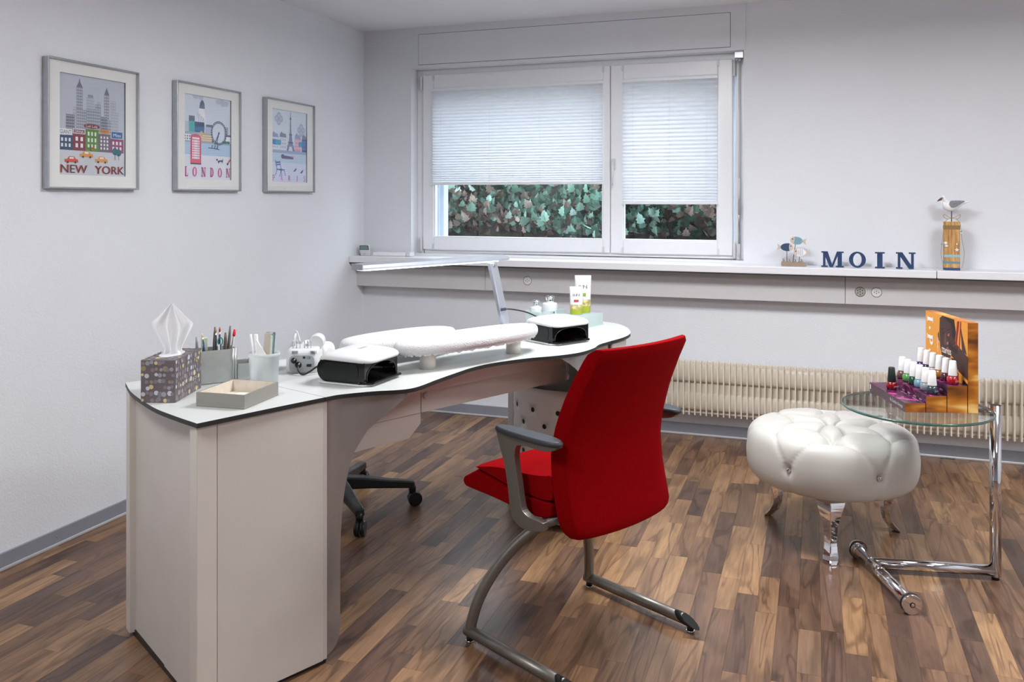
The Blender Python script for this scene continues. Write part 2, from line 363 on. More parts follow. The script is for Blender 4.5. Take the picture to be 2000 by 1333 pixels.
# shutter crank rod at the right of the window
cr = thing('shutter_crank', 'thin white shutter crank rod hanging at the right side of the window', 'crank', (-.388, 4.846, 0))
MB().tube([(0, 0, 2.075), (0, 0, 1.30)], .0055, 10).tube([(0, 0, .985), (0, 0, 1.06)], .0065, 10).tube([(0, 0, 1.42), (0, 0, 1.30)], .007, 10).build('rod', M_white, cr)
MB().tube([(0, 0, 1.30), (0, 0, 1.06)], .006, 10).bb(-.004, .010, -.012, 0, 1.22, 1.30).build('crank_handle', M_alu, cr)
MB().bb(-.022, .022, -.014, .05, 2.08, 2.116).ball((-.012, -.012, 2.072), .010).ball((.004, -.012, 2.068), .011).tube([(0, 0, 2.07), (0, .02, 2.09)], .007).build('bracket', M_alu, cr)

# pleated blinds
M_pleat = translucent_mat('pleated_cloth', (232, 232, 237), .46, .03)
def blind(x0, x1, zt, zb, label, n):
    t = thing('pleated_blind', label, 'blind', ((x0+x1)/2, 4.858, zb), 0, 'pleated window blinds'); w2 = (x1-x0)/2; H = zt-zb
    a = MB(); zs = []; tot = 0
    ws = [1.0+.85*(1-k/(n-1))**.8 for k in range(n)]; S = sum(ws); acc = 0
    pts = [(-.006, H-.012)]
    for k, wk in enumerate(ws):
        d = wk/S*(H-.026)
        pts.append((.007, H-.012-acc-d*.5)); acc += d; pts.append((-.006, H-.012-acc))
    for (ya, za), (yb, zb_) in zip(pts, pts[1:]): a.add([(-w2, ya, za), (w2, ya, za), (w2, yb, zb_), (-w2, yb, zb_)], [(0, 1, 2, 3)])
    a.build('pleated_fabric', M_pleat, t)
    MB().bb(-w2-.003, w2+.003, -.011, .009, H-.014, H).build('top_rail', M_frame, t, bevel=.003)
    MB().bb(-w2-.003, w2+.003, -.011, .009, 0, .014).build('bottom_rail', M_frame, t, bevel=.003)
    k = 3 if w2 > .4 else 2
    for q in range(k+1): MB().tube([(-w2+.06+(2*w2-.12)*q/k, -.0075, .012), (-w2+.06+(2*w2-.12)*q/k, -.0075, H-.012)], .0006, 5).build('cord', M_white, t)
blind(-2.24, -1.158, 1.99, 1.393, 'wide pleated white blind on the left casement', 32)
blind(-1.04, -.505, 1.99, 1.276, 'narrow pleated white blind reaching lower on the right casement', 32)

# ---------------------------------------------------------------- garden behind the window
M_soil = mat('garden_soil', (66, 58, 52), .95, var=.4, scale=14, bump=.6, bscale=30)
gd = MB(); ny = 26; nx = 30; V_ = []
for j in range(ny):
    for i in range(nx):
        yy = 5.12+j*.16; xx = -5.2+i*.24; zz = .93+min(1, max(0, (yy-5.3)/.5))*.05+max(0, yy-6.6)*.85+random.uniform(-.015, .015); V_.append((xx, yy, zz))
gd.add(V_, [(j*nx+i, j*nx+i+1, (j+1)*nx+i+1, (j+1)*nx+i) for j in range(ny-1) for i in range(nx-1)], 0, True)
struct(gd.build('ground', M_soil))
leafcols = [(150, 184, 170), (126, 164, 148), (100, 138, 122), (154, 136, 128), (130, 112, 104), (80, 106, 96), (104, 88, 82), (196, 214, 208)]
M_leaf = [mat('leaf_tone_%d' % i, c, .45, var=.15, scale=40) for i, c in enumerate(leafcols)]
half = [(0, 0), (.16, .06), (.42, .16), (.34, .30), (.50, .46), (.30, .52), (.26, .74), (.10, .80), (0, 1)]
def leaf_geo(bend):
    vs = [(0, y, -bend*y*y) for _, y in half]+[(x, y, .28*x-bend*y*y) for x, y in half[1:-1]]+[(-x, y, .28*x-bend*y*y) for x, y in half[1:-1]]
    k = len(half); fs = []
    r = [0]+[k+i for i in range(k-2)]+[k-1]; l = [0]+[2*k-2+i for i in range(k-2)]+[k-1]
    for i in range(k-1):
        for s in (r, l):
            q = [i, i+1, s[i+1], s[i]]; q = [a for n_, a in enumerate(q) if a not in q[:n_]]
            if len(q) > 2: fs.append(q)
    return vs, fs
LG = [leaf_geo(.1), leaf_geo(.35)]
leafme = [[MB().add(*g).mesh('leaf', m, False) for m in M_leaf] for g in LG]
hedge = thing('hedge', 'leafy hedge with green and reddish brown leaves outside the window', 'hedge', (-1.8, 6.3, .98))
rl = random.Random(3)
def leaf_place():
    x = rl.uniform(-1.7, 1.7); z = rl.uniform(.0, 1.25)
    front = -.12*math.sin(x*5+1)-.10*math.sin(z*9+x*3)+ (.16-z*.5 if z < .32 else 0)
    return x, front, z
def leaf_mtx(x, y, z, s):
    e = (R(rl.uniform(95, 165)), R(rl.uniform(-35, 35)), R(rl.uniform(-60, 60)))
    from mathutils import Euler
    return Matrix.Translation((x, y, z)) @ Euler(e, 'XYZ').to_matrix().to_4x4() @ Matrix.Diagonal((s, s, s, 1))
def leaf_tone(x, z): # clusters of green beside clusters of brown
    f = math.sin(x*3.1+.6)+.7*math.sin(z*7+x*2)+rl.uniform(-.8, .8)+(.4 if x < -.2 else -.5)
    return rl.choice((0, 0, 1, 1, 2, 7) if f > .35 else ((3, 3, 4, 4, 6, 1) if f < -.1 else (1, 2, 3, 5)))
for i in range(300):
    x, y, z = leaf_place(); z *= .5
    o = bpy.data.objects.new('leaf', leafme[i % 2][leaf_tone(x, z)]); COL.objects.link(o); o.parent = hedge
    o.matrix_local = leaf_mtx(x, y-rl.uniform(.0, .14), z+.03, rl.uniform(.055, .095))
lf = MB()
for i in range(6000):
    x, y, z = leaf_place()
    if i % 3: z *= .5
    Mx = leaf_mtx(x, y+rl.uniform(0, .45), z+.02, rl.uniform(.05, .085)); g = LG[i % 2]
    lf.add([Mx @ Vector(v) for v in g[0]], g[1], leaf_tone(x, z) if rl.random() > .45 else rl.choice((2, 5, 6)))
lo = lf.build('foliage', M_leaf, hedge, recalc=False); lo['kind'] = 'stuff'
for i in range(9):
    x = -1.6+i*.4; MB().tube([(x, .2, -.03), (x+rl.uniform(-.1, .1), .15, .5), (x+rl.uniform(-.2, .2), .1, 1.25)], [.014, .010, .005], 7).build('stem', mat('hedge_bark', (70, 58, 50), .9), hedge)
li = MB()
for i in range(420):
    Mx = Matrix.Translation((rl.uniform(-3.6, .2), rl.uniform(5.3, 6.35), .99)) @ Matrix.Rotation(rl.uniform(0, 6.3), 4, 'Z') @ Matrix.Diagonal((.06, .06, .05, 1)); g = LG[i % 2]
    li.add([Mx @ Vector(v) for v in g[0]], g[1], rl.choice((3, 4, 6, 0, 7)))
lo = li.build('fallen_leaves', M_leaf, recalc=False); lo['kind'] = 'stuff'; tag(lo, 'fallen leaves scattered on the soil outside the window', 'leaves')

# ---------------------------------------------------------------- shelf, cable duct and sockets on the window wall
M_gap = mat('dark_edge', (38, 38, 40), .6)
for x0, x1, lb in ((XL, .5625, 'long white shelf board under the window, up to the joint'), (.5655, XR-.01, 'white shelf board carrying the seagull post, right of the joint')):
    s = thing('shelf_board', lb, 'shelf', ((x0+x1)/2, 4.71, .911)); h = (x1-x0)/2
    MB().bb(-h, h, -.09, .090, .006, .044).build('board', M_sill, s, bevel=.003)
    MB().bb(-h, h, -.088, .090, 0, .006).build('lower_edge', M_gap, s)
duct = struct(bpy.data.objects.new('trim_2', None)); COL.objects.link(duct)
M_duct = mat('duct_lacquer', (206, 203, 204), .45, var=.012)
for x0, x1 in ((XL, -1.8325), (-1.8305, .150), (.152, XR-.01)): MB().bb(x0, x1, 4.715, YB, .766, .911).build('duct_cover', M_duct, duct, bevel=.0015)
def socket(x, multi, label):
    s = thing('wall_socket', label, 'socket', (x, 4.715, .831), 0, 'round sockets in the cable duct'); r = .0255
    MB().lathe([(r, 0), (r, .0008), (r-.0025, .0009)], 28, axis='y').build('ring', mat('socket_ring', (90, 88, 88), .5), s).scale = (1, -1, 1)
    MB().lathe([(r-.002, 0), (r-.002, .0022), (r-.004, .003), (.001, .003)], 28, axis='y').build('face', mat('socket_face', (225, 221, 216), .35) if not multi else mat('socket_grey', (168, 164, 158), .4), s).scale = (1, -1, 1)
    P = [(-.010, 0), (.010, 0), (0, -.006), (0, .0055)] if not multi else [(.013*math.cos(R(a)), .013*math.sin(R(a))) for a in range(30, 390, 60)]+[(0, 0)]
    for px, pz in P: MB().lathe([(.0024 if not multi else .0032, .0028), (.0022, .0034)], 10, (px, 0, pz), axis='y').build('contact_hole', M_black, s).scale = (1, -1, 1)
socket(-1.569, False, 'round pale three-hole socket behind the desk lamp post'); socket(.222, True, 'round grey socket with a ring of seven holes below the blue letters'); socket(.299, False, 'round pale socket beside the grey seven-hole one')

# ---------------------------------------------------------------- radiator
M_rad = mat('radiator_enamel', (226, 217, 204), .38, var=.015)
X0r = -.97; nf = 66; pit = .0303
rad = thing('radiator', 'low cream fin radiator along the wall beneath the shelf', 'radiator', (X0r, 4.70, .137))
RH = .293
MB().bb(0, nf*pit, .018, .032, .006, RH-.006).build('back_plate', M_rad, rad)
for zc in (.222, .070):
    MB().tube([(0, .014, zc), (nf*pit, .014, zc)], .016, 20, flatten=3.0).build('water_tube', M_rad, rad)
fm = MB(); pf = [(-.022, .0), (-.022, RH), (.03, RH), (.03, 0)]
fm.prism([(-.024, .004), (-.024, RH-.004), (-.018, RH), (.032, RH), (.032, 0), (-.018, 0)], -.0028, .0028, ax=((0, 0, 0), (0, 1, 0), (0, 0, 1), (1, 0, 0)))
fin = fm.mesh('fin', M_rad)
for i in range(nf+1):
    o = bpy.data.objects.new('fin', fin); COL.objects.link(o); o.parent = rad; o.location = (i*pit, 0, 0)
for i in (3, 34, 62): MB().bb(i*pit-.015, i*pit+.015, .034, .092, .06, .12).build('wall_bracket', M_rad, rad)

# ---------------------------------------------------------------- framed city posters on the left wall
M_mat = mat('passepartout', (236, 236, 234), .8, var=.01)
def poster_frame(yc, label, paint, mats):
    t = thing('framed_poster', label, 'picture', (XL, yc, 1.343), 0, 'framed city posters'); W, H = .453, .490
    D0, D1 = .003, .030; f = .0065
    MB().bb(D0, D1, -W/2, -W/2+f, 0, H).bb(D0, D1, W/2-f, W/2, 0, H).bb(D0, D1, -W/2+f, W/2-f, 0, f).bb(D0, D1, -W/2+f, W/2-f, H-f, H).build('frame', M_alu, t, bevel=.0012)
    MB().bb(0, .006, -W/2+.02, W/2-.02, .02, H-.02).build('backing', mat('backing_board', (120, 110, 100), .9), t)
    aw, ah = .326, .386; a0 = .0535
    g = MB(); x0, x1 = .016, .0175
    g.bb(x0, x1, -W/2+f, -aw/2, f, H-f).bb(x0, x1, aw/2, W/2-f, f, H-f).bb(x0, x1, -aw/2, aw/2, f, a0).bb(x0, x1, -aw/2, aw/2, a0+ah, H-f)
    g.build('passepartout', M_mat, t)
    p = MB(); paint(p, -aw/2, a0, aw, ah); p.build('print', mats, t, recalc=False)
    MB().bb(.0265, .0275, -W/2+f, W/2-f, f, H-f).build('glass', M_pane2, t)
PC = {}
def pc(*cs): return [mat('print_%d_%d_%d' % c, c, .6, var=.01) for c in cs]
class Pr:   # flat print: unit coordinates of the sheet, each layer a hair in front of the last
    def __init__(s, mb, y0, z0, w, h): s.mb = mb; s.y0 = y0; s.z0 = z0; s.w = w; s.h = h; s.k = 0
    def ax(s): s.k += 1; return ((.0115+s.k*.00002, s.y0, s.z0), (0, 1, 0), (0, 0, 1))
    def p(s, poly, m): s.mb.flat([(a*s.w, b*s.h) for a, b in poly], s.ax(), m)
    def r(s, x0, y0, x1, y1, m): s.p(rect(x0, y0, x1, y1), m)
    def c(s, x, y, r, m, n=16, ry=None): s.mb.flat([(x*s.w+r*s.w*math.cos(2*math.pi*i/n), y*s.h+(ry or r)*s.w*math.sin(2*math.pi*i/n)) for i in range(n)], s.ax(), m)
    def ring(s, x, y, r, t, m, n=28):
        ax = s.ax()
        for i in range(n):
            a, b = 2*math.pi*i/n, 2*math.pi*(i+1)/n; f = lambda q, rr: (x*s.w+rr*s.w*math.cos(q), y*s.h+rr*s.w*math.sin(q))
            s.mb.flat([f(a, r), f(b, r), f(b, r-t), f(a, r-t)], ax, m)
    def grid(s, x0, y0, x1, y1, nx, ny, m, fx=.6, fy=.6):
        ax = s.ax(); dx, dy = (x1-x0)/nx, (y1-y0)/ny
        for i in range(nx):
            for j in range(ny):
                a, b = x0+dx*(i+(1-fx)/2), y0+dy*(j+(1-fy)/2); s.mb.flat([(q[0]*s.w, q[1]*s.h) for q in rect(a, b, a+dx*fx, b+dy*fy)], ax, m)
    def t(s, txt, x, y, size, m, width=None): text_on(s.mb, txt, x*s.w, y*s.h, size*s.h*1.38, s.ax(), m, center=True, width=width*s.w if width else None)
    def line(s, x0, y0, x1, y1, t, m):
        a = Vector((x0*s.w, y0*s.h)); b = Vector((x1*s.w, y1*s.h)); n = (b-a).orthogonal().normalized()*t*s.w/2
        s.mb.flat([a+n, b+n, b-n, a-n], s.ax(), m)
# 0 sky 1 light grey 2 mid grey 3 dark grey 4 white 5 navy 6 maroon 7 green 8 plum-grey 9 magenta 10 red 11 orange 12 teal 13 black 14 blue sign 15 ground
ny_m = pc((190, 197, 210), (172, 178, 190), (146, 152, 166), (112, 118, 134), (232, 233, 236), (42, 76, 112), (130, 44, 58), (96, 146, 62), (112, 100, 116), (150, 62, 110), (214, 72, 48), (226, 152, 70), (20, 100, 108), (34, 38, 54), (40, 98, 160), (206, 209, 216))
def paint_ny(mb, y0, z0, w, h):
    q = Pr(mb, y0, z0, w, h); q.r(0, 0, 1, 1, 0); q.r(0, 0, 1, .25, 15)
    for x0, x1, b, t, m in ((.56, .62, .45, .76, 1), (.77, .86, .3, .79, 1), (.78, .9, .3, .67, 1), (.2, .25, .4, .68, 1), (.25, .345, .4, .88, 2), (.4, .52, .4, .79, 1), (.53, .62, .45, .73, 2), (.67, .75, .3, .84, 2), (.25, .40, .3, .66, 2), (.40, .61, .3, .68, 2), (.1, .225, .3, .60, 3), (.62, .72, .3, .61, 3), (.72, .78, .3, .58, 2)):
        q.r(x0, b, x1, t, m); q.grid(x0, b, x1, t, max(2, int((x1-x0)/.03)), max(6, int((t-b)/.03)), 0 if m < 3 else 1, .7, .35)
    q.p([(.25, .88), (.345, .88), (.31, .93), (.30, .97), (.295, .97), (.285, .93)], 3); q.p([(.67, .84), (.75, .84), (.73, .88), (.71, .92), (.69, .88)], 3); q.r(.42, .79, .5, .82, 2)
    for x0, x1, t, m, nx, ny_ in ((.0, .2, .39, 5, 3, 2), (.2, .385, .41, 6, 2, 2), (.385, .58, .47, 7, 3, 3), (.58, .765, .43, 8, 3, 4), (.765, .98, .39, 9, 3, 2)):
        q.r(x0, .245, x1, t, m); q.grid(x0+.02, .265, x1-.02, t-.015, nx, ny_, 4, .5, .62)
    q.r(.0, .395, .19, .455, 4); q.t('GIANT', .095, .405, .04, 5, .16); q.r(.2, .415, .38, .46, 4); q.r(.21, .42, .37, .455, 6); q.t('DINNA', .29, .424, .026, 4, .13)
    q.c(.48, .50, .125, 6, 20, .028); q.t('Loli Lola', .48, .488, .026, 4, .17); q.r(.6, .44, .75, .48, 11); q.t('REBERT', .675, .448, .024, 13, .12); q.r(.79, .40, .96, .465, 14); q.t('Miss', .875, .415, .036, 4, .12)
    q.c(.84, .26, .045, 12); q.c(.9, .25, .045, 12); q.r(.838, .17, .845, .24, 13); q.r(.898, .17, .905, .23, 13); q.r(.46, .245, .466, .31, 13); q.r(.39, .27, .46, .285, 7); q.r(.47, .27, .52, .288, 10)
    for x, y, m in ((.1, .125, 10), (.32, .185, 11), (.55, .14, 11)):
        q.p([(x-.02, y), (x+.18, y), (x+.17, y+.03), (x+.14, y+.035), (x+.115, y+.06), (x+.045, y+.06), (x+.015, y+.03), (x-.02, y+.03)], m); q.r(x+.05, y+.033, x+.11, y+.053, 4)
        q.c(x+.025, y, .014, 13, 10); q.c(x+.135, y, .014, 13, 10)
    for dx, m in ((-.012, 10), (0, 13)): q.t('NEW', .22+dx, .02, .085, m, .38); q.t('YORK', .76+dx, .02, .085, m, .46)
# 0 sky 1 cloud 2 slate 3 teal 4 blue 5 dark blue 6 pale ground 7 water 8 pink 9 white 10 ochre 11 red 12 navy 13 stone 14 green 15 magenta
ldn_m = pc((216, 224, 238), (190, 200, 218), (104, 116, 140), (84, 176, 176), (58, 112, 160), (52, 74, 112), (226, 228, 238), (178, 204, 230), (222, 84, 116), (238, 240, 246), (206, 180, 130), (200, 60, 70), (44, 56, 96), (160, 172, 196), (50, 118, 116), (204, 78, 140))
def paint_ldn(mb, y0, z0, w, h):
    q = Pr(mb, y0, z0, w, h); q.r(0, 0, 1, 1, 0); q.r(0, 0, 1, .32, 6); q.r(0, .29, 1, .45, 7); q.r(0, .435, 1, .455, 13)
    for x, y, r in ((.72, .96, .05), (.8, .97, .06), (.9, .95, .055), (.82, .935, .05), (.24, .99, .06), (.35, 1.0-.02, .05)): q.c(x, y, r, 1, 16, r*.7)
    q.p([(.27, .62), (.27, .72), (.30, .82), (.33, .88), (.40, .88), (.43, .82), (.445, .72), (.445, .6)], 9)
    for k in range(4): q.line(.28+.04*k, .8-.02*k, .33+.035*k, .60, .013, 13)
    q.p([(.315, .85), (.33, .91), (.355, .945), (.375, .955), (.4, .945), (.425, .91), (.43, .85)], 2)
    q.r(0, .56, .1, .68, 1); q.r(.1, .56, .22, .685, 3); q.r(.1, .685, .22, .75, 2); q.r(.22, .56, .42, .63, 4); q.r(.22, .63, .42, .685, 5); q.grid(.22, .565, .42, .625, 8, 1, 5, .15, 1)
    q.r(.0, .52, .45, .56, 13); q.r(.45, .48, .6, .66, 13); q.r(.46, .64, .6, .665, 2); q.grid(.46, .5, .6, .63, 1, 7, 0, 1, .3); q.r(.86, .5, .95, .66, 13); q.grid(.87, .52, .94, .64, 2, 5, 8, .4, .5)
    q.r(.3, .455, .6, .55, 10); q.grid(.31, .46, .59, .54, 10, 3, 9, .5, .5); q.c(.36, .55, .035, 10, 14); q.r(0, .455, .14, .53, 9); q.grid(0, .46, .14, .52, 3, 2, 14, .5, .6); q.r(.9, .455, 1, .54, 9); q.r(.88, .54, 1, .565, 2)
    q.ring(.735, .575, .155, .012, 2, 36); q.ring(.735, .575, .17, .006, 5, 36)
    for k in range(30):
        a = 2*math.pi*k/30; q.c(.735+.168*math.cos(a), .575+.168*math.sin(a)*w/h, .011, 12, 6)
    q.line(.735, .575, .64, .43, .016, 5); q.line(.735, .575, .69, .43, .01, 5); q.c(.735, .575, .016, 5)
    for x in (.6, .83, .86, .89, .93, .96): q.c(x, .468, .022, 14, 10)
    q.p([(.13, .19), (.35, .19), (.35, .49), (.335, .52), (.24, .535), (.145, .52), (.13, .49)], 8); q.r(.13, .175, .35, .19, 12); q.r(.165, .24, .315, .465, 9); q.r(.165, .475, .315, .497, 9)
    for k in range(1, 8): q.line(.165, .24+k*.028, .315, .24+k*.028, .008, 8)
    for xx in (.195, .285): q.line(xx, .24, xx, .465, .008, 8)
    q.line(.5, .385, .75, .375, .01, 12)
    for x in (.57, .63, .69): q.line(x, .38, x+.02, .41, .012, 12); q.c(x+.02, .415, .01, 12, 8)
    q.p([(.68, .26), (.71, .25), (.71, .225), (.74, .24), (.81, .245), (.82, .275), (.825, .24), (.815, .205), (.8, .225), (.75, .225), (.72, .2), (.71, .235), (.67, .24)], 12); q.p([(.91, .19), (.94, .2), (1, .25), (1, .27), (.95, .235), (.94, .215)], 11); q.p([(.91, .19), (.94, .185), (.95, .21), (.92, .215)], 12)
    serif_on(mb, 'LONDON', .012*w, .03*h, .115*h, q.ax(), 15, gap=1.05, width=.975*w)
# 0 sky 1 cloud 2 roof 3 tower 4 pink 5 blue 6 water 7 quay 8 ground 9 magenta 10 wall 11 navy 12 teal 13 boat
par_m = pc((214, 225, 238), (188, 198, 214), (150, 164, 196), (124, 134, 164), (226, 160, 190), (74, 124, 190), (190, 212, 232), (156, 170, 208), (214, 222, 244), (206, 96, 176), (222, 226, 236), (66, 86, 150), (70, 160, 196), (104, 84, 130))
def paint_par(mb, y0, z0, w, h):
    q = Pr(mb, y0, z0, w, h); q.r(0, 0, 1, 1, 0); q.r(0, 0, 1, .30, 8); q.r(0, .27, 1, .42, 6); q.r(0, .4, 1, .44, 7)
    for cx, cy in ((.2, .87), (.84, .75)):
        for dx, dy in ((-.06, 0), (.06, 0), (0, .045), (0, -.045)): q.c(cx+dx, cy+dy, .055, 1, 14); q.ring(cx+dx, cy+dy, .04, .008, 2, 14); q.ring(cx+dx, cy+dy, .055, .006, 2, 14)
    for x0, x1, t, m, r_ in ((0, .19, .61, 10, 2), (.22, .41, .62, 10, 3), (.65, .83, .62, 4, 2), (.86, 1, .62, 11, 3)):
        q.r(x0, .44, x1, t, m); q.p([(x0, t), (x1, t), (x1-.02, t+.05), (x0+.04, t+.065), (x0+.01, t+.05)], r_); q.grid(x0+.01, .46, x1-.01, t-.01, 4, 3, 7 if m != 4 else 10, .4, .6); q.r(x0+.05, t+.06, x0+.07, t+.08, 3)
    q.p([(.41, .44), (.48, .57), (.505, .7), (.515, .9), (.52, .985), (.53, .985), (.535, .9), (.55, .7), (.58, .57), (.65, .44), (.59, .44), (.57, .49), (.53, .515), (.49, .49), (.46, .44)], 3)
    q.r(.46, .55, .60, .565, 11); q.r(.485, .66, .57, .675, 11); q.r(.505, .88, .545, .905, 11); q.r(.42, .5, .64, .515, 2)
    for x in (.06, .10, .14, .18, .22): q.c(x, .545, .045, 12 if x > .12 else 5, 14)
    for x in (.8, .85, .9, .95): q.c(x, .545, .045, 12 if x < .87 else 5, 14)
    q.p([(.26, .36), (.28, .325), (.6, .325), (.62, .37), (.45, .365), (.34, .37), (.33, .385), (.28, .385)], 13); q.p([(.45, .365), (.62, .37), (.615, .35)], 4)
    for a in ((.1, .30, .15, .17), (.15, .17, .1, .09), (.22, .29, .26, .17), (.26, .17, .22, .07), (.26, .17, .28, .08), (.34, .17, .38, .09), (.13, .17, .36, .17)): q.line(*a, .012, 11)
    q.p([(.1, .275), (.22, .285), (.225, .262), (.105, .252)], 5); q.p([(.11, .24), (.23, .252), (.235, .235), (.115, .222)], 5); q.p([(.14, .175), (.26, .185), (.36, .165), (.24, .155)], 5)
    for x, y in ((.6, .15), (.8, .13)): q.p([(x, y), (x+.05, y+.035), (x+.1, y+.06), (x+.09, y+.03), (x+.06, y+.005)], 11)
    for i, c in enumerate('PARIS'): q.t(c, .055+.22*i, .015, .085, 9, .055 if c != 'I' else .02)
poster_frame(2.631, 'silver framed city poster reading NEW YORK with skyscrapers and taxis', paint_ny, ny_m)
poster_frame(3.309, 'silver framed city poster reading LONDON with a red phone box', paint_ldn, ldn_m)
poster_frame(3.970, 'silver framed city poster reading PARIS with a lattice tower', paint_par, par_m)

# ---------------------------------------------------------------- nail desk (local x along the desk, local y towards the wall side)
DO = Vector((-1.954, 2.042, 0)); DA = R(64.6086); DU = Vector((math.cos(DA), math.sin(DA), 0)); DV = Vector((math.sin(DA), -math.cos(DA), 0))
def D(u, v, z=.75): return DO+DU*u+DV*v+Vector((0, 0, z))
desk = thing('nail_desk', 'long white wavy manicure desk with black edge and silver curved panels', 'desk', DO, DA)
fl = lambda P: [(p[0], -p[1]) for p in P]
M_top = mat('desk_laminate', (208, 211, 209), .28, var=.01, scale=6); M_edge = mat('desk_edge_black', (30, 32, 33), .5)
WAVE = [(.318, .590), (.368, .592), (.456, .624), (.507, .655), (.55, .671), (.601, .664), (.69, .631), (.814, .591), (.895, .568), (.997, .560), (1.134, .581), (1.25, .622), (1.353, .638), (1.459, .617), (1.539, .58), (1.64, .56)]
wv = spline(WAVE, 5)
def wave(u): return interp(wv, u)
near = spline([(0, 0), (-.04, .154), (-.067, .36), (-.067, .49), (-.060, .608)], 6)+[(.198, .594), (.317, .590), (.26, 0)]
mid = [(.2615, 0), (.3185, .590)]+wv[1:-1]+[(1.6395, .56), (1.7785, 0)]
far = [(1.780, 0)]+[(1.641, .56)]+spline([(1.641, .56), (1.72, .546), (1.792, .523), (1.85, .492), (1.905, .447), (1.957, .395), (2.01, .32), (2.033, .25), (2.03, .18), (2.0, .09), (1.95, .03), (1.88, .0)], 4)[1:]
for nm, P in (('near', near), ('mid', mid), ('far', far)):
    MB().prism(fl(P), .738, .75, 0, 1).build('table_top', [M_top, M_edge], desk)
# near pedestal
MB().prism(fl([(.01, .03), (-.03, .57), (.33, .575), (.33, .03)]), 0, .02).build('plinth', M_black, desk)
MB().prism(fl([(0, .005), (-.006, .045), (.03, .05), (.035, .005)]), .012, .738).build('rear_post', M_creampost, desk, bevel=.002)
MB().prism(fl([(.012, .045), (-.032, .555), (-.02, .56), (.024, .05)]), .016, .738).build('side_panel', M_cream, desk)
MB().prism(fl([(-.050, .545), (-.056, .596), (.0, .592), (.0, .58), (-.03, .575), (-.03, .545)]), .012, .738).build('corner_post', M_creampost, desk, bevel=.0025)
MB().prism(fl([(.001, .580), (.001, .591), (.315, .584), (.315, .573)]), .014, .738).build('front_panel', M_cream, desk, bevel=.001)
MB().prism(fl([(.315, .58), (.33, .58), (.33, .02), (.315, .02)]), .014, .738).build('inner_panel', M_cream, desk)
MB().prism(fl([(.03, .008), (.03, .02), (.33, .02), (.33, .008)]), .014, .738).build('rear_panel', M_cream, desk)
M_silver = mat('silver_laminate', (164, 161, 162), .24, .6, var=.03, scale=120)
def sheet(edge, u0, flip=False):
    g = MB(); rows = []; n = 22
    for z, ue in edge:
        row = []
        for i in range(n+1):
            u = u0+(ue-u0)*i/n; row.append((u, -(wave(u)-.020), z))
        rows.append(row)
    k = n+1
    g.add([p for r in rows for p in r], [(j*k+i, j*k+i+1, (j+1)*k+i+1, (j+1)*k+i) for j in range(len(rows)-1) for i in range(n)], 0, True)
    return g
ed = [(.738, .566), (.72, .548), (.69, .514), (.66, .478), (.635, .452), (.60, .430), (.575, .415), (.53, .401), (.485, .392), (.44, .385), (.39, .381), (.33, .378), (.28, .377), (.18, .377), (.09, .377), (.06, .374), (.04, .367), (.025, .355), (.014, .333)]
sheet(ed, .321).build('curved_panel', M_silver, desk, solid=.004).modifiers.new('crisp_rim', 'EDGE_SPLIT')
ed2 = [(.738, 1.275), (.715, 1.315), (.69, 1.352), (.66, 1.39), (.62, 1.432), (.58, 1.468), (.5, 1.52), (.4, 1.56), (.3, 1.575), (.1, 1.58), (.04, 1.59), (.014, 1.62)]
sheet(ed2, 1.638).build('curved_panel', M_silver, desk, solid=.004).modifiers.new('crisp_rim', 'EDGE_SPLIT')
# rails under the top
MB().bb(.33, 1.62, -.412, -.385, .657, .738).build('upper_rail', M_cream, desk, bevel=.001)
MB().prism([(.33, .577), (.836, .577), (.836, .656), (.33,  .654)], .352, .372, ax=((0, 0, 0), (1, 0, 0), (0, 0, 1), (0, -1, 0))).build('lower_rail', M_cream, desk, bevel=.001)
MB().prism([(.839, .577), (1.600, .577), (1.606, .590), (1.555, .656), (.839,  .654)], .352, .372, ax=((0, 0, 0), (1, 0, 0), (0, 0, 1), (0, -1, 0))).build('lower_rail', M_cream, desk, bevel=.001)
MB().prism([(.33, .497), (.790, .497), (.841, .539), (.841, .576), (.33, .576)], .346, .366, ax=((0, 0, 0), (1, 0, 0), (0, 0, 1), (0, -1, 0))).build('hanging_panel', M_cream, desk, bevel=.001)
for u, z in ((.856, .634), (1.572, .668)): MB().lathe([(.010, 0), (.010, .008), (.008, .010), (.004, .010), (.0035, .004)], 16, (u, -.372 if u < 1 else -.412, z), axis='y').build('rail_bolt', M_white, desk).scale = (1, 1, 1)
for o, q in zip([c for c in desk.children if c.name.startswith('rail_bolt')], (-.744, -.824)): o.scale = (1, -1, 1); o.location = (0, q, 0)
# far pedestal, open towards the sitter, with a perforated bowed sheet in front of it
shell = [(1.655, .545), (1.72, .53), (1.79, .503), (1.86, .455), (1.93, .375), (1.975, .29), (1.985, .2), (1.965, .11), (1.92, .045), (1.85, .02), (1.66, .02)]
g = MB(); k = len(shell); g.add([(u, -v, z) for z in (.016, .738) for u, v in shell], [(i, i+1, i+1+k, i+k) for i in range(k-1)], 0, True); g.build('far_pedestal', M_cream, desk, solid=.012)
MB().prism(fl([(1.655, .5), (1.86, .43), (1.95, .25), (1.93, .08), (1.66, .04)]), 0, .02).build('plinth', M_black, desk)
MB().bb(1.612, 1.655, -.045, -.012, 0, .738).build('rear_post', M_creampost, desk, bevel=.003)
MB().bb(1.656, 1.66, -.54, -.02, .016, .738).build('shade_board', mat('inner_board', (150, 142, 136), .6), desk)
g = MB(); cu, cv, rr = 1.72, .30, .255; nc, nr = 11, 9; cw = R(142)/nc; z0, z1 = .03, .553; chh = (z1-z0)/nr; rh = .0105
def ptc(s, z): a = math.pi-R(71)+s; return (cu+rr*math.cos(a), -(cv-rr*math.sin(a)*-1*-1), z)
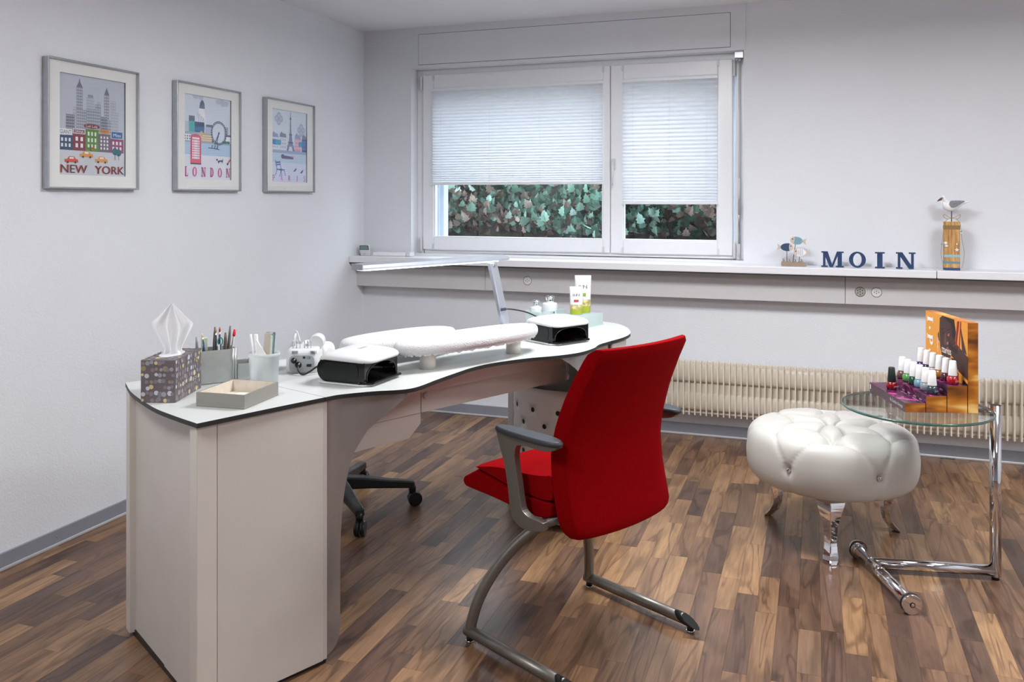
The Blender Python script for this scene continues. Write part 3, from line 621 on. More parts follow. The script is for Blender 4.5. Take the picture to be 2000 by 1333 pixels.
for i in range(nc):
    for j in range(nr):
        s0, s1, a0, a1 = i*cw, (i+1)*cw, z0+j*chh, z0+(j+1)*chh
        hole = (i+j) % 2 == 0 and j < nr-1
        sm_, zm_ = (s0+s1)/2, (a0+a1)/2
        if not hole: g.add([ptc(s0, a0), ptc(sm_, a0), ptc(s1, a0), ptc(s1, zm_), ptc(s1, a1), ptc(sm_, a1), ptc(s0, a1), ptc(s0, zm_)], [tuple(range(8))], 0, True)
        else:
            o8 = [(s0, zm_), (s0, a0), (sm_, a0), (s1, a0), (s1, zm_), (s1, a1), (sm_, a1), (s0, a1)]; vv = [ptc(*q) for q in o8]+[ptc(sm_+rh/rr*math.cos(math.pi+math.pi*q/4), zm_+rh*math.sin(math.pi+math.pi*q/4)) for q in range(8)]
            g.add(vv, [(q, (q+1) % 8, (q+1) % 8+8, q+8) for q in range(8)], 0, True)
g.build('perforated_sheet', mat('perforated_enamel', (214, 208, 204), .4, var=.01), desk, solid=.002)
# cables hanging under the far end
tag(MB().tube(spline([D(1.55, .33, .70), D(1.60, .36, .64), D(1.62, .33, .575), D(1.56, .28, .548), D(1.49, .25, .575), D(1.47, .24, .66)], 6), .006, 8).build('power_cable', M_white), 'white cable looping beneath the far end of the desk', 'cable')
tag(MB().box(D(1.53, .20, .632), (.12, .05, .04), DA).build('power_strip', mat('dark_teal_plastic', (26, 40, 44), .4), bevel=.01), 'dark power brick tucked under the far end of the desk', 'adapter')

# ---------------------------------------------------------------- things on the desk
def on(name, label, cat, u, v, rot=0, z=.75, group=None): return thing(name, label, cat, D(u, v, z), DA+R(rot), group)
# arm cushions on posts (same length axis as the desk)
M_terry = mat('white_terry', (214, 214, 216), .95, var=.03, scale=200, bump=.5, bscale=320, spec=.1)
def cushion(u, v, L, W, rot, zb, th, posts, label, slope=0):
    t = on('arm_cushion', label, 'cushion', u, v, rot, .75, 'manicure arm cushions')
    rings = []; zt = zb-.75
    for s, h in ((.90, 0), (.97, .004), (1.0, .014), (1.0, .026), (.975, .036), (.90, .044), (.70, .048), (.3, .05)):
        w2, l2 = W/2*s if s > .5 else W/2*s, L/2-(W/2*(1-s))
        P = []
        for k in range(48):
            a = 2*math.pi*k/48; e = .85
            cx, sx_ = math.cos(a), math.sin(a)
            P.append((l2*math.copysign(abs(cx)**e, cx), w2*math.copysign(abs(sx_)**.95, sx_), zt+h*th/.05+(.0012*math.sin(k*2.4) if h < .02 else 0)))
        rings.append(P)
    MB().loft(rings).build('padded_cover', M_terry, t)
    g = MB()
    fr = []
    for k in range(140):
        a = 2*math.pi*k/140; cx, sx_ = math.cos(a), math.sin(a); l2, w2 = L/2*.955, W/2*.93
        fr.append([(l2*math.copysign(abs(cx)**.85, cx), w2*math.copysign(abs(sx_)**.95, sx_), zt+.004), (l2*1.005*math.copysign(abs(cx)**.85, cx), w2*1.01*math.copysign(abs(sx_)**.95, sx_), zt-.003-.0035*(k % 2)-.002*math.sin(k*1.7))])
    g.add([p for q in fr for p in q], [(2*i, (2*i+2) % 280, (2*i+3) % 280, 2*i+1) for i in range(140)]); g.build('towel_hem', M_terry, t, solid=.001)
    MB().loft([[(x*.8, y*.75, zt-.002) for x, y in rrect(L, W, W*.45, 6)], [(x*.8, y*.75, zt+.006) for x, y in rrect(L, W, W*.45, 6)]], smooth=False).build('base_board', M_white, t)
    for pu in posts: MB().lathe([(.0265, 0), (.0265, zt+.001)], 28, (pu, 0, 0)).build('post', mat('post_white', (232, 228, 220), .4), t)
cushion(.972, .475, .635, .185, 0, .810, .040, (-.190, .207), 'long white towelling arm cushion on two posts, nearer the red chair')
cushion(.835, .262, .48, .20, 0, .786, .054, (-.12, .12), 'brightly lit white towelling arm cushion beneath the desk lamp')

# LED desk lamp
lamp = on('desk_lamp', 'slim silver LED desk lamp with long horizontal glowing head', 'lamp', 1.513, .10)
M_lampm = mat('lamp_aluminium', (196, 201, 212), .3, .7, var=.02)
MB().lathe([(.075, 0), (.075, .010), (.07, .014), (.002, .014)], 36).build('base', M_lampm, lamp)
ad = Vector((-.080, 0, .292)); 
g = MB(); P = [(-.019, -.011), (.019, -.011), (.019, .011), (-.019, .011)]
g.loft([[(x, y, .012) for x, y in P], [(x+ad.x, y, ad.z) for x, y in P]], smooth=False); arm = g.build('arm', M_lampm, lamp, bevel=.003)
MB().lathe([(.006, -.0125), (.006, .0125)], 14, (ad.x, 0, ad.z-.014), axis='y').lathe([(.012, -.008), (.012, .008)], 14, (ad.x, 0, ad.z+.002), axis='y').build('joint', M_chrome, lamp)
MB().bb(-.042, -.010, -.0118, -.0105, .09, .102).build('switch', mat('lamp_switch', (70, 84, 110), .3), lamp).location = (0, 0, 0)
hx0, hx1 = -.742, -.008; hz = .312
prof = [(-.032, -.004), (-.026, -.011), (.024, -.011), (.034, .006), (.030, .010), (-.022, .006)]
g = MB(); g.loft([[(x, y, hz+z) for y, z in prof] for x in (hx0, hx1)], smooth=False); hdo = g.build('head', M_lampm, lamp, bevel=.001)
M_led = emit_mat('led_diffuser', (244, 246, 255), 3.5)
MB().bb(hx0+.01, hx1-.06, -.026, .022, hz-.0145, hz-.0105).build('led_strip', M_led, lamp)
MB().bb(hx0-.006, hx0, -.033, .034, hz-.012, hz+.010).build('end_cap', mat('lamp_cap', (150, 154, 162), .4), lamp, bevel=.002)

# nail lamps: white shell, black glossy flanks, arched opening
def nail_lamp(u, v, rot, label):
    t = on('nail_lamp', label, 'nail lamp', u, v, rot, .75, 'nail lamps')
    W, Dp = .200, .185      # opening at local -y
    H = .085
    P = lambda w, d, r: rrect(w, d, r, 6)
    MB().loft([[(x, y, 0) for x, y in P(W-.004, Dp-.004, .035)], [(x, y, .004) for x, y in P(W+.004, Dp+.004, .038)], [(x, y, .007) for x, y in P(W, Dp, .036)]], smooth=False).build('base_rim', M_white, t)
    MB().prism([(-W/2-.002, -Dp/2+.03), (-W/2+.02, -Dp/2-.012), (W/2-.02, -Dp/2-.012), (W/2+.002, -Dp/2+.03)], .006, .014).build('base_plate', M_blackgloss, t, bevel=.003)
    # hollow black body: outer wall ring with arched mouth
    g = MB(); n = 20; zc = .078; mz = .062
    hw = W/2-.006; yb = Dp/2-.006; yf = -Dp/2+.012
    rr2 = (zc-.007)/2; cyb = yb-rr2
    pf = [(yf, .007), (cyb, .007)]+[(cyb+rr2*math.sin(R(q)), .007+rr2-rr2*math.cos(R(q))) for q in range(15, 180, 15)]+[(cyb, zc), (yf, zc)]
    kx = len(pf)
    for x_ in (-hw, hw): g.add([(x_, y, z) for y, z in pf], [list(range(kx))])
    g.add([(x_, y, z) for x_ in (-hw, hw) for y, z in pf], [(i, i+1, i+1+kx, i+kx) for i in range(kx-1)], 0, True)
    mw = hw
    arch = [(-mw*.88*math.cos(math.pi*i/n), .014+max(0, math.sin(math.pi*i/n))**.62*(mz-.014)) for i in range(n+1)]
    outer = [(-mw+2*mw*i/n, zc) for i in range(n+1)]
    vsf = [(x, yf, z) for x, z in arch]+[(x, yf, z) for x, z in outer]
    g.add(vsf, [(i, i+1, i+1+n+1, i+n+1) for i in range(n)]+[])
    g.add([(-mw, yf, .007), (-mw*.88, yf, .014), (-mw, yf, zc)], [(0, 1, 2)]); g.add([(mw, yf, .007), (mw*.88, yf, .014), (mw, yf, zc)], [(0, 1, 2)])
    g.add([(-mw, yf, .007), (mw, yf, .007), (mw*.88, yf, .014), (-mw*.88, yf, .014)], [(0, 1, 2, 3)])
    # tunnel
    vst = [(x, yf, z) for x, z in arch]+[(x*.9, yb-.03, .012+(z-.014)*.8) for x, z in arch]
    g.add(vst, [(i, i+1, i+1+n+1, i+n+1) for i in range(n)], 0, True); g.add(vst[n+1:], [list(range(n+1))])
    g.build('housing', M_blackgloss, t)
    MB().tube([(x, yf-.001, z) for x, z in arch], .0018, 6).build('mouth_trim', mat('smoked_trim', (70, 74, 78), .2, .6), t)
    MB().bb(-mw*.85, mw*.85, yf+.004, yb-.04, .0105, .0125).build('tray_plate', mat('dark_mirror', (60, 58, 58), .12, .9, var=.3, scale=60), t)
    for q in (-.04, 0, .04): MB().ball((q, 0, .055), (.008, .008, .004), 10).build('light_diode', mat('diode', (220, 220, 210), .2, .3), t)
    # white shell over the top, domed
    rings = []
    for s, z in ((.985, .074), (1.01, .077), (1.015, .080), (.99, .085), (.93, .0895), (.80, .0935), (.55, .0965), (.2, .0975)):
        rings.append([(x, y-.004, z-.006*max(0, -y/(Dp/2))-.012*max(0, (y-Dp*.25)/(Dp*.25))**2) for x, y in rrect((W+.004)*s, (Dp+.006)*s, .045*s, 6)])
    MB().loft(rings).build('top_shell', M_white, t)
    ax = ((-.0, -.02, .0985), (1, 0, 0), (0, 1, -.02)); g = MB(); text_on(g, 'SUN', 0, 0, .018, ax, 0, center=True, width=.040); g.build('lettering', mat('shell_print', (90, 92, 96), .5), t, recalc=False)
    for s in (-1, 1): # capsule-shaped window on each flank
        cp = [(-.048+.012*math.cos(R(a)), .042+.023*math.sin(R(a))) for a in range(90, 271, 15)]+[(.048+.023*math.cos(R(a)), .042+.023*math.sin(R(a))) for a in range(-90, 91, 15)]
        MB().prism(cp, 0, .003, ax=((s*(hw-.0015), 0, 0), (0, 1, 0), (0, 0, 1), (s, 0, 0))).build('flank_window', mat('smoked_window', (24, 27, 27), .22, spec=.3), t, bevel=.001)
    for s in (-1, 1): MB().ball((s*(W/2-.03), -Dp/2-.002, .008), (.010, .008, .006), 10).build('foot_cap', M_white, t)
    return t
nail_lamp(.525, .455, 22, 'white topped black nail lamp nearest the drill and the storage jar')
nail_lamp(1.49, .405, -6, 'white topped black nail lamp at the far end in front of the bottles')
tag(MB().tube(spline([D(1.47, .115, .845), D(1.50, .13, .848), D(1.52, .20, .842), D(1.515, .27, .83), D(1.51, .30, .82)], 6), .0028, 8).build('lamp_cord', M_black), 'short black cord between desk lamp post and far nail lamp', 'cord')

# tissue box
tb = on('tissue_box', 'taupe cardboard tissue box printed with grey and gold dots', 'tissue box', .0295, .2595, 44)
M_tb = mat('tissue_card', (104, 96, 100), .55, var=.05, scale=20)
tw, td, th = .188, .094, .116
MB().bb(-tw/2, tw/2, -td/2, td/2, 0, th).build('carton', M_tb, tb, bevel=.0015)
dots = pc((150, 150, 158), (190, 192, 200), (128, 120, 126), (205, 190, 140), (150, 132, 104), (76, 74, 60), (134, 122, 124)); g = MB(); rd = random.Random(5)
def dotface(O_, e1, e2, w_, h_, nx, ny):
    q = 0
    for j in range(ny):
        for i in range(nx):
            if rd.random() < .12: continue
            r = rd.uniform(.0045, .0075)*(1.25 if j == 0 else 1); x = (i+.5+rd.uniform(-.3, .3))/nx*w_; z = (j+.5+rd.uniform(-.15, .15))/ny*h_
            r = min(r, x-.001, w_-x-.001, z-.001, h_-z-.001)
            if r < .003: continue
            q += 1; n_ = Vector(e1).cross(Vector(e2)); O2 = Vector(O_)+n_*(.0003+q*.000012)
            m_ = rd.choice((0, 0, 0, 1, 1, 2, 2, 2, 6, 6, 3, 4)) if j else rd.choice((6, 6, 2, 3)); P = circle(x, z, r, 14)
            if rd.random() < .05: P2 = circle(x, z, r*.65, 14); [g.flat([P[a], P[(a+1) % 14], P2[(a+1) % 14], P2[a]], (O2, e1, e2), 3) for a in range(14)]
            else: g.flat(P, (O2, e1, e2), m_)
dotface((-tw/2, -td/2, 0), (1, 0, 0), (0, 0, 1), tw, th, 13, 7); dotface((-tw/2, td/2, 0), (0, -1, 0), (0, 0, 1), td, th, 8, 7); dotface((-tw/2, -td/2, th), (1, 0, 0), (0, 1, 0), tw, td, 12, 7)
dotface((tw/2, -td/2, 0), (0, 1, 0), (0, 0, 1), td, th, 8, 7)
g.build('dot_print', dots, tb, recalc=False)
MB().prism(circle(0, 0, .055, 20, .030), th+.0006, th+.0010).build('opening', mat('film', (222, 222, 226), .3), tb)
ti = on('tissue', 'white paper tissue pulled up out of the dotted box', 'tissue', .0295, .2595, -45, .75+th+.001)
g = MB(); rows = []
for k, (z, wd, fold) in enumerate(((0, .034, .012), (.012, .024, .012), (.030, .034, .014), (.055, .052, .012), (.076, .066, .009), (.096, .048, .009), (.118, .028, .007), (.136, .010, .004), (.141, .004, .002))):
    rows.append([(wd*(i/12-1)+wd*.0, fold*math.sin(i*.9+k*.25)*(1-.4*abs(i/12-1)), z+(.012*(abs(i/12-1)) if 2 < k < 5 else 0)) for i in range(25)])
g.add([p for r in rows for p in r], [(j*25+i, j*25+i+1, (j+1)*25+i+1, (j+1)*25+i) for j in range(len(rows)-1) for i in range(24)], 0, True)
g.build('sheet', translucent_mat('tissue_paper', (248, 248, 250), .35), ti, sub=1)
# shallow grey leatherette tray
tr = on('shallow_tray', 'shallow grey leatherette tray lined with beige suede', 'tray', .128, .456, math.degrees(math.atan2(.086, .148)))
a_, b_, h_ = .171, .145, .038; M_lt = mat('grey_leatherette', (142, 138, 132), .5, var=.04, scale=300, bump=.1, bscale=700); M_su = mat('beige_suede', (214, 204, 190), .95, var=.05, scale=60)
g = MB(); ring2 = lambda w_, d_: [(-w_/2, -d_/2), (w_/2, -d_/2), (w_/2, d_/2), (-w_/2, d_/2)]
g.loft([[(x, y, z) for x, y in ring2(a_-i, b_-i)] for i, z in ((.001, 0), (0, .001), (0, h_), (.010, h_))], c0=True, c1=False, smooth=False); g.build('tray_wall', M_lt, tr)
g = MB(); g.loft([[(x, y, z) for x, y in ring2(a_-.010, b_-.010)] for z in (h_, .006)], c0=False, c1=True, smooth=False); g.build('lining', M_su, tr)
MB().box((.01, .0, .0075), (.10, .06, .002), .1).build('paper_slip', mat('paper_slip', (240, 238, 232), .8), tr)
g = MB()
for i in range(40):
    g.box((-a_/2+a_*(i+.5)/40, -b_/2-.0002, .005), (.0025, .0006, .0006)); g.box((a_/2+.0002, -b_/2+b_*(i+.5)/40, .005), (.0006, .0022, .0006)); g.box((-a_/2-.0002, -b_/2+b_*(i+.5)/40, .005), (.0006, .0022, .0006))
g.build('stitching', mat('stitch', (196, 192, 184), .8), tr)
# steel pen organiser
org = on('pen_organiser', 'brushed steel pen organiser with a high and a low compartment', 'organiser', .205, .165, -12)
M_org = mat('brushed_steel_sheet', (188, 192, 190), .35, .55, var=.05, scale=40)
def openbox(g, x0, x1, y0, y1, h, t=.002):
    g.bb(x0, x1, y0, y0+t, 0, h).bb(x0, x1, y1-t, y1, 0, h).bb(x0, x0+t, y0, y1, 0, h).bb(x1-t, x1, y0, y1, 0, h).bb(x0, x1, y0, y1, 0, .003); return g
openbox(MB(), -.055, .052, -.045, .03, .100).build('tall_compartment', M_org, org); openbox(MB(), .0525, .11, -.045, .03, .052).build('low_compartment', M_org, org)
for q in (.040, .047): MB().lathe([(.0035, 0), (.0035, .102)], 10, (q, -.046, 0)).build('corner_bar', M_org, org)
MB().bb(-.05, .10, -.042, .027, -.0003, .001).build('foot_pad', M_black, org)
# pens and brushes standing in it
pens = [('makeup_pencil', 'dark grey pencil, tallest in the steel organiser', -.012, .162, 2, (84, 78, 74), None, .0045), ('nail_brush', 'brown tipped brush with dark blue handle in the organiser', -.004, .160, 0, (40, 46, 60), (176, 112, 60), .0035),
        ('nail_brush', 'slim brush with pale tip and blue-black handle leaning left in the organiser', -.022, .146, -7, (40, 54, 74), (206, 190, 170), .0035), ('nail_brush', 'rust tipped slate brush beside the brown pencil cap', .010, .158, 1, (86, 100, 116), (150, 66, 46), .0035),
        ('cuticle_pen', 'short brown capped pen in the steel organiser', .022, .143, 1, (92, 80, 70), None, .0060), ('makeup_pencil', 'long grey pencil leaning right in the organiser', .028, .162, 4, (98, 92, 90), None, .0045),
        ('cuticle_stick', 'white stick with red tip leaning right in the organiser', .033, .150, 9, (224, 220, 214), (222, 34, 52), .0032), ('tweezers', 'grey steel tweezers at the left of the organiser', -.050, .134, -3, (128, 134, 142), None, .0045),
        ('cuticle_pusher', 'short blue handled tool in the organiser', -.043, .118, 2, (40, 70, 130), None, .004)]
for nm, lb, ox, ln, tilt, c, tip, r in pens:
    t = thing(nm, lb, 'pen' if 'brush' not in nm else 'brush', org.matrix_basis @ Vector((ox, -.008+.012*math.sin(ox*200), .004)), DA+R(-12), 'pens and brushes in the organiser'); t.rotation_euler[1] = R(tilt)
    MB().lathe([(r*.7, 0), (r, .01), (r, ln*.75), (r*.8, ln*.86), (r*.5, ln if not tip else ln*.88)], 10).build('handle', mat('pen_%d_%d_%d' % c, c, .35), t)
    if tip and nm == 'nail_brush': MB().lathe([(r*.75, ln*.80), (r*.85, ln*.9)], 10).build('ferrule', M_chrome, t); MB().lathe([(r*.6, ln*.9), (r*.9, ln*.94), (.0005, ln)], 10).build('bristles', mat('tip_%d_%d_%d' % tip, tip, .8), t)
    elif tip: MB().lathe([(r*1.2, ln*.86), (r*1.5, ln*.9), (r*1.2, ln)], 10).build('tip', mat('tip_%d_%d_%d' % tip, tip, .4), t)
nf_ = thing('nail_file', 'pale green block file standing in the steel organiser', 'nail file', org.matrix_basis @ Vector((-.032, .006, .004)), DA+R(-12)); MB().bb(-.0095, .0095, -.005, .005, 0, .130).build('block', mat('green_block', (188, 200, 176), .8), nf_, bevel=.003)
sc = thing('cuticle_scissors', 'small scissors with teal ring handle in the organiser', 'scissors', org.matrix_basis @ Vector((.004, -.022, .004)), DA+R(-12)); MB().tube([(.007*math.cos(a)+.004, 0, .118+.012*math.sin(a)) for a in [2*math.pi*i/16 for i in range(17)]], .0018, 6).build('ring_handle', mat('teal_plastic', (30, 120, 120), .4), sc); MB().tube([(.0, 0, .11), (-.003, 0, .0)], .0022, 6).build('blade', M_chrome, sc)
# frosted plastic jar with files
jar = on('storage_jar', 'round frosted plastic jar holding nail files and paper', 'jar', .286, .310)
M_fro = translucent_mat('frosted_plastic', (232, 236, 238), .5, .42, .35)
g = MB(); g.lathe([(.039, 0), (.041, .003), (.0435, .083), (.046, .084), (.046, .093), (.0445, .094)], 40, cap=False); g.lathe([(.0005, .0008), (.040, .0008)], 40, cap=False); g.build('wall', M_fro, jar, solid=.0012)
MB().lathe([(.046, .0865), (.0468, .0875), (.046, .0885)], 40, cap=False).build('rim_bead', M_fro, jar)
def stick(nm, lb, cat, ox, oy, w_, t_, ln, tilt, rz, c):
    t = thing(nm, lb, cat, D(.286, .310, .753)+DU*ox-DV*oy, DA+R(rz), 'nail files in the jar'); t.rotation_euler[1] = R(tilt)
    P = rrect(w_, ln, min(w_*.35, .006), 4); MB().prism([(x, y+ln/2) for x, y in P], -t_/2, t_/2, ax=((0, 0, 0), (1, 0, 0), (0, 0, 1), (0, 1, 0))).build('file_body', mat('file_%d_%d_%d' % c, c, .85, var=.06, scale=300), t)
VR = -46
stick('nail_file', 'wide beige nail file standing in the frosted jar', 'nail file', .004, .000, .023, .005, .150, 4, VR, (206, 198, 184)); stick('nail_file', 'grey nail file behind the wide beige one', 'nail file', .010, .012, .022, .004, .150, 5, VR, (120, 124, 128))
stick('nail_file', 'narrow pale file at the right of the jar', 'nail file', .014, -.004, .008, .004, .145, 8, VR-50, (222, 220, 212)); stick('nail_file', 'narrow teal edged file at the right of the jar', 'nail file', .018, -.002, .008, .004, .150, 9, VR-50, (110, 170, 170)); stick('nail_file', 'narrow steel grey file at the far right of the jar', 'nail file', .022, .0, .008, .004, .155, 10, VR-50, (116, 122, 132))
for k, (ox, oy, tl) in enumerate(((-.024, -.006, -9), (-.020, -.010, -6), (-.018, -.012, -5))): 
    t = thing('paper_roll', ('rolled white paper spill at the left of the jar', 'second rolled white spill in the jar', 'third rolled white spill in the jar')[k], 'paper', D(.286, .310, .753)+DU*(ox*.5)-DV*(oy-ox*.8), DA+R(VR), 'paper spills in the jar'); t.rotation_euler[1] = R(tl); MB().lathe([(.003, 0), (.0035, .146), (.002, .147)], 10).build('roll', mat('paper_white', (244, 244, 244), .8), t)
t = thing('paper_cone', 'white folded paper cone leaning in the frosted jar', 'paper', D(.286, .310, .753)+DU*.0+DV*.012, DA+R(VR)); t.rotation_euler[1] = R(-10); MB().prism([(-.006, .0), (.020, 0), (.022, .07), (-.004, .135), (-.008, .135)], -.003, .003, ax=((0, 0, 0), (1, 0, 0), (0, 0, 1), (0, 1, 0))).build('fold', mat('paper_white', (244, 244, 244), .8), t, bevel=.002)
# nail drill unit
dr = on('nail_drill_unit', 'white electric nail drill unit with grey rear panel and bit holes', 'nail drill', .490, .205, -40)
g = MB(); g.loft([[(x*s, y*s, z) for x, y in rrect(.105, .13, .025, 6)] for s, z in ((.96, 0), (1, .004), (1, .03), (.96, .062), (.9, .072), (.8, .075))]); g.build('housing', M_white, dr)
pp = rrect(.078, .052, .016, 5); pp = [(x, max(y, -.026)+.032) for x, y in pp]
MB().prism(pp, -.003, .0, ax=((0, -.0655, 0), (1, 0, 0), (0, 0, 1), (0, 1, 0))).build('rear_panel', mat('drill_grey', (164, 170, 174), .5), dr)
for x, z, r in ((-.024, .042, .009), (-.010, .028, .010)): MB().lathe([(r, 0), (r, .004), (r*.6, .006), (r*.55, .016), (r*.3, .017)], 16, (x, -.068, z), axis='y').build('socket_plug', M_black, dr).scale = (1, -1, 1)
for o in [c for c in dr.children if c.name.startswith('socket_plug')]: o.scale = (1, -1, 1); o.location = (0, -.136, 0)
MB().bb(.016, .030, -.071, -.068, .022, .030).bb(.004, .011, -.070, -.068, .048, .054).build('rocker_switch', M_black, dr)
ax = ((.022, -.0688, .046), (1, 0, 0), (0, 0, 1)); g = MB(); text_on(g, 'CE', 0, 0, .010, ax, 0, center=True); g.build('lettering', M_black, dr, recalc=False)
g = MB()
for i in range(5): g.box((.028+i*.004, -.061, .066), (.0015, .006, .010), 0).box((-.03+i*.004, -.061, .066), (.0015, .006, .010), 0)
g.build('vent_slots', mat('slot_grey', (130, 132, 134), .6), dr)
for i, x in enumerate((-.032, -.021, -.010, .004, .014, .024)): MB().lathe([(.0012, .070), (.0012, .092), (.0018, .093), (.0016, .100)], 8, (x, -.035, 0)).build('drill_bit', M_alu, dr)
MB().lathe([(.0235, -.03), (.0245, -.028), (.0245, .028), (.0235, .03)], 24, (.035, .03, .085), axis='y').build('dust_cover', M_white, dr)
MB().tube(spline([(-.034, .01, .07), (-.030, -.005, .118), (-.024, -.015, .126), (-.016, -.02, .110), (-.010, -.03, .088)], 5), .0022, 8).tube([(-.04, .0, .075), (-.030, -.006, .118)], .005, 10).build('handpiece', M_white, dr)
tag(MB().tube(spline([tuple(dr.matrix_basis @ Vector(p)) for p in ((-.010, -.083, .028), (-.004, -.098, .012), (.010, -.105, .004), (.03, -.098, .012), (.055, -.085, .026), (.075, -.06, .012), (.08, -.04, .004))], 5), .0028, 8).build('drill_cable', M_black), 'black cable plugged into the rear of the nail drill', 'cable')
ds = on('finger_bowl', 'small white dish behind the frosted jar', 'dish', .372, .150)
MB().lathe([(.028, 0), (.02, .008), (.018, .03), (.045, .045), (.046, .048), (.03, .042), (.001, .036)], 28).build('bowl', M_white, ds)
tw_ = on('towel_roll', 'white tissue roll beside the nail drill', 'tissue roll', .602, .102, 20); MB().lathe([(.012, -.05), (.032, -.05), (.034, -.045), (.034, .045), (.032, .05), (.012, .05)], 28, (0, 0, .034), axis='y').build('roll', mat('paper_white', (244, 244, 244), .8), tw_)
# translucent trays, pump bottles, cream tubes
M_tray = translucent_mat('frosted_tray', (226, 238, 238), .5, .45, .25)
ta = on('clear_tray', 'open translucent tray holding the two pump bottles', 'tray', 1.792, .065, 0); g = MB(); k_ = lambda s, z: [(x*s, y*s, z) for x, y in rrect(.165, .10, .012, 4)]
g.loft([k_(.94, .001), k_(1.0, .062), k_(1.05, .062)], c1=False, smooth=False); g.build('tray_body', M_tray, ta, solid=.0015)
tbx = on('clear_box', 'upturned translucent box beneath the two cream tubes', 'box', 1.865, .215, 8); g = MB(); k_ = lambda s, z: [(x*s, y*s, z) for x, y in rrect(.165, .125, .008, 4)]
g.loft([k_(1.03, .0), k_(1.0, .002), k_(1.0, .050)], c0=False, c1=True, smooth=False); g.build('box_body', M_tray, tbx, solid=.0015)
def pump(u, v, r, hh, label, letters):
    t = on('pump_bottle', label, 'bottle', u, v, -28, .754, 'pump bottles')
    MB().lathe([(r*.92, 0), (r, .004), (r, hh*.90), (r*.94, hh*.965), (r*.82, hh*.99), (r*.5, hh), (r*.5, hh+.006)], 32).build('flask', translucent_mat('milky_flask', (240, 244, 246), .35, .12, .35), t)
    MB().lathe([(r*.5, hh+.004), (r*.55, hh+.008), (r*.5, hh+.012), (r*.62, hh+.02), (r*.62, hh+.026), (r*.3, hh+.03), (.001, hh+.028)], 24).build('pump_cap', M_chrome, t)
    if letters:
        g = MB(); a0 = R(-90)
        ax = ((-.012, -r-.0006, .016), (0, 0, 1), (-1, 0, 0)); serif_on(g, 'P.I', 0, -.022, .020, ax, 0, gap=.22)
        g.build('lettering', mat('navy_print', (40, 66, 120), .5), t, recalc=False)
pump(1.772, .03, .028, .072, 'smaller milky pump bottle with silver cap', False); pump(1.805, .083, .0335, .092, 'larger milky pump bottle with silver cap and blue lettering', True)
def cream(u, v, w_, hh, c, label):
    t = on('cream_tube', label, 'tube', u, v, -50, .8005, 'cream tubes')
    rings = []
    for f, wd, dp in ((0, .86, 1), (.06, .9, 1.02), (.5, .95, .75), (.9, 1, .18), (1, 1.0, .06)):
        rings.append([(w_/2*wd*math.cos(a), w_*.30*dp*math.sin(a), hh*f) for a in [2*math.pi*i/28 for i in range(28)]])
    MB().loft(rings).build('tube_body', M_white, t)
    def band(f0, f1, m, nm):
        rr = []
        for f in ([f0]+[q for q in (.06,) if f0 < q < f1]+[f1]):
            wd = interp([(0, .86), (.06, .9), (.5, .95), (.9, 1), (1, 1)], f); dp = interp([(0, 1), (.06, 1.02), (.5, .75), (.9, .18), (1, .06)], f)
            rr.append([(w_/2*wd*1.012*math.cos(a), (w_*.30*dp+.0007)*math.sin(a), hh*f) for a in [math.pi+math.pi*i/20 for i in range(21)]])
        MB().loft(rr, 0, False, False, True, False).build(nm, m, t)
    band(.02, .19, mat('olive_band', (156, 168, 44), .4), 'olive_band'); band(.19, .36, mat('fruit_print', (186, 176, 122), .5, var=.6, scale=60), 'fruit_print')
    def plate(f): return -(w_*.30*interp([(0, 1), (.06, 1.02), (.5, .75), (.9, .18), (1, .06)], f))-.001
    g = MB(); f = .66; ax = ((0, plate(.64)-.0012, hh*f), (1, 0, 0), (0, .06, 1)); serif_on(g, 'O.P.I', -w_*.26, 0, hh*.085, ax, 0, gap=.2, width=w_*.52); g.build('lettering', mat('tube_print', (60, 60, 66), .5), t, recalc=False)
    MB().box((0, plate(.45)-.0004, hh*.50), (w_*.36, .0006, hh*.07)).build('colour_tab', mat('tab_%d_%d_%d' % c, c, .5), t)
cream(1.905, .190, .072, .166, (150, 170, 40), 'tall white cream tube with green tab and olive band'); cream(1.842, .205, .058, .122, (190, 44, 60), 'short white cream tube with red tab and olive band')

# ---------------------------------------------------------------- red visitor chair (local y forward, x to the sitter's right)
CH = R(62.37); chair = thing('visitor_chair', 'red upholstered visitor chair with grey sled base and armrests', 'chair', (-.854, 2.579, 0), CH)
def cp(b, l, z): return (l, -b, z)
# seat: lower shell cushion and upper wedge cushion from side profiles
def cushion_profile(prof, hw, name, crown=0):
    g = MB(); n = 12; rings = []
    cx = sum(p[0] for p in prof)/len(prof); cz = sum(p[1] for p in prof)/len(prof)
    for i in range(n+1):
        q = -1+2*i/n; e = max(0, 1-abs(q)**7); s = .93+.07*e
        rings.append([cp(cx+(b-cx)*s, hw*q, cz+(z-cz)*(.86+.14*e)+crown*(1-q*q)*(1 if z > cz else 0)) for b, z in prof])
    g.loft(rings); return g.build(name, M_red, chair, bevel=.006, seg=2)
lower = spline([(-.072, .447), (-.062, .432), (-.035, .428), (.065, .426), (.159, .420), (.23, .415), (.30, .420), (.325, .432), (.328, .455), (.32, .472), (.212, .468), (.147, .471), (.005, .492), (-.041, .474), (-.065, .460), (-.072, .447)], 3)[:-1]
upper = spline([(-.018, .498), (.005, .4955), (.147, .4745), (.207, .4705), (.28, .468), (.31, .472), (.326, .479), (.328, .515), (.322, .550), (.30, .547), (.267, .540), (.193, .531), (.135, .528), (.065, .519), (-.018, .498)], 3)[:-1]
cushion_profile(lower, .222, 'seat_shell'); cushion_profile(upper, .220, 'seat_cushion')
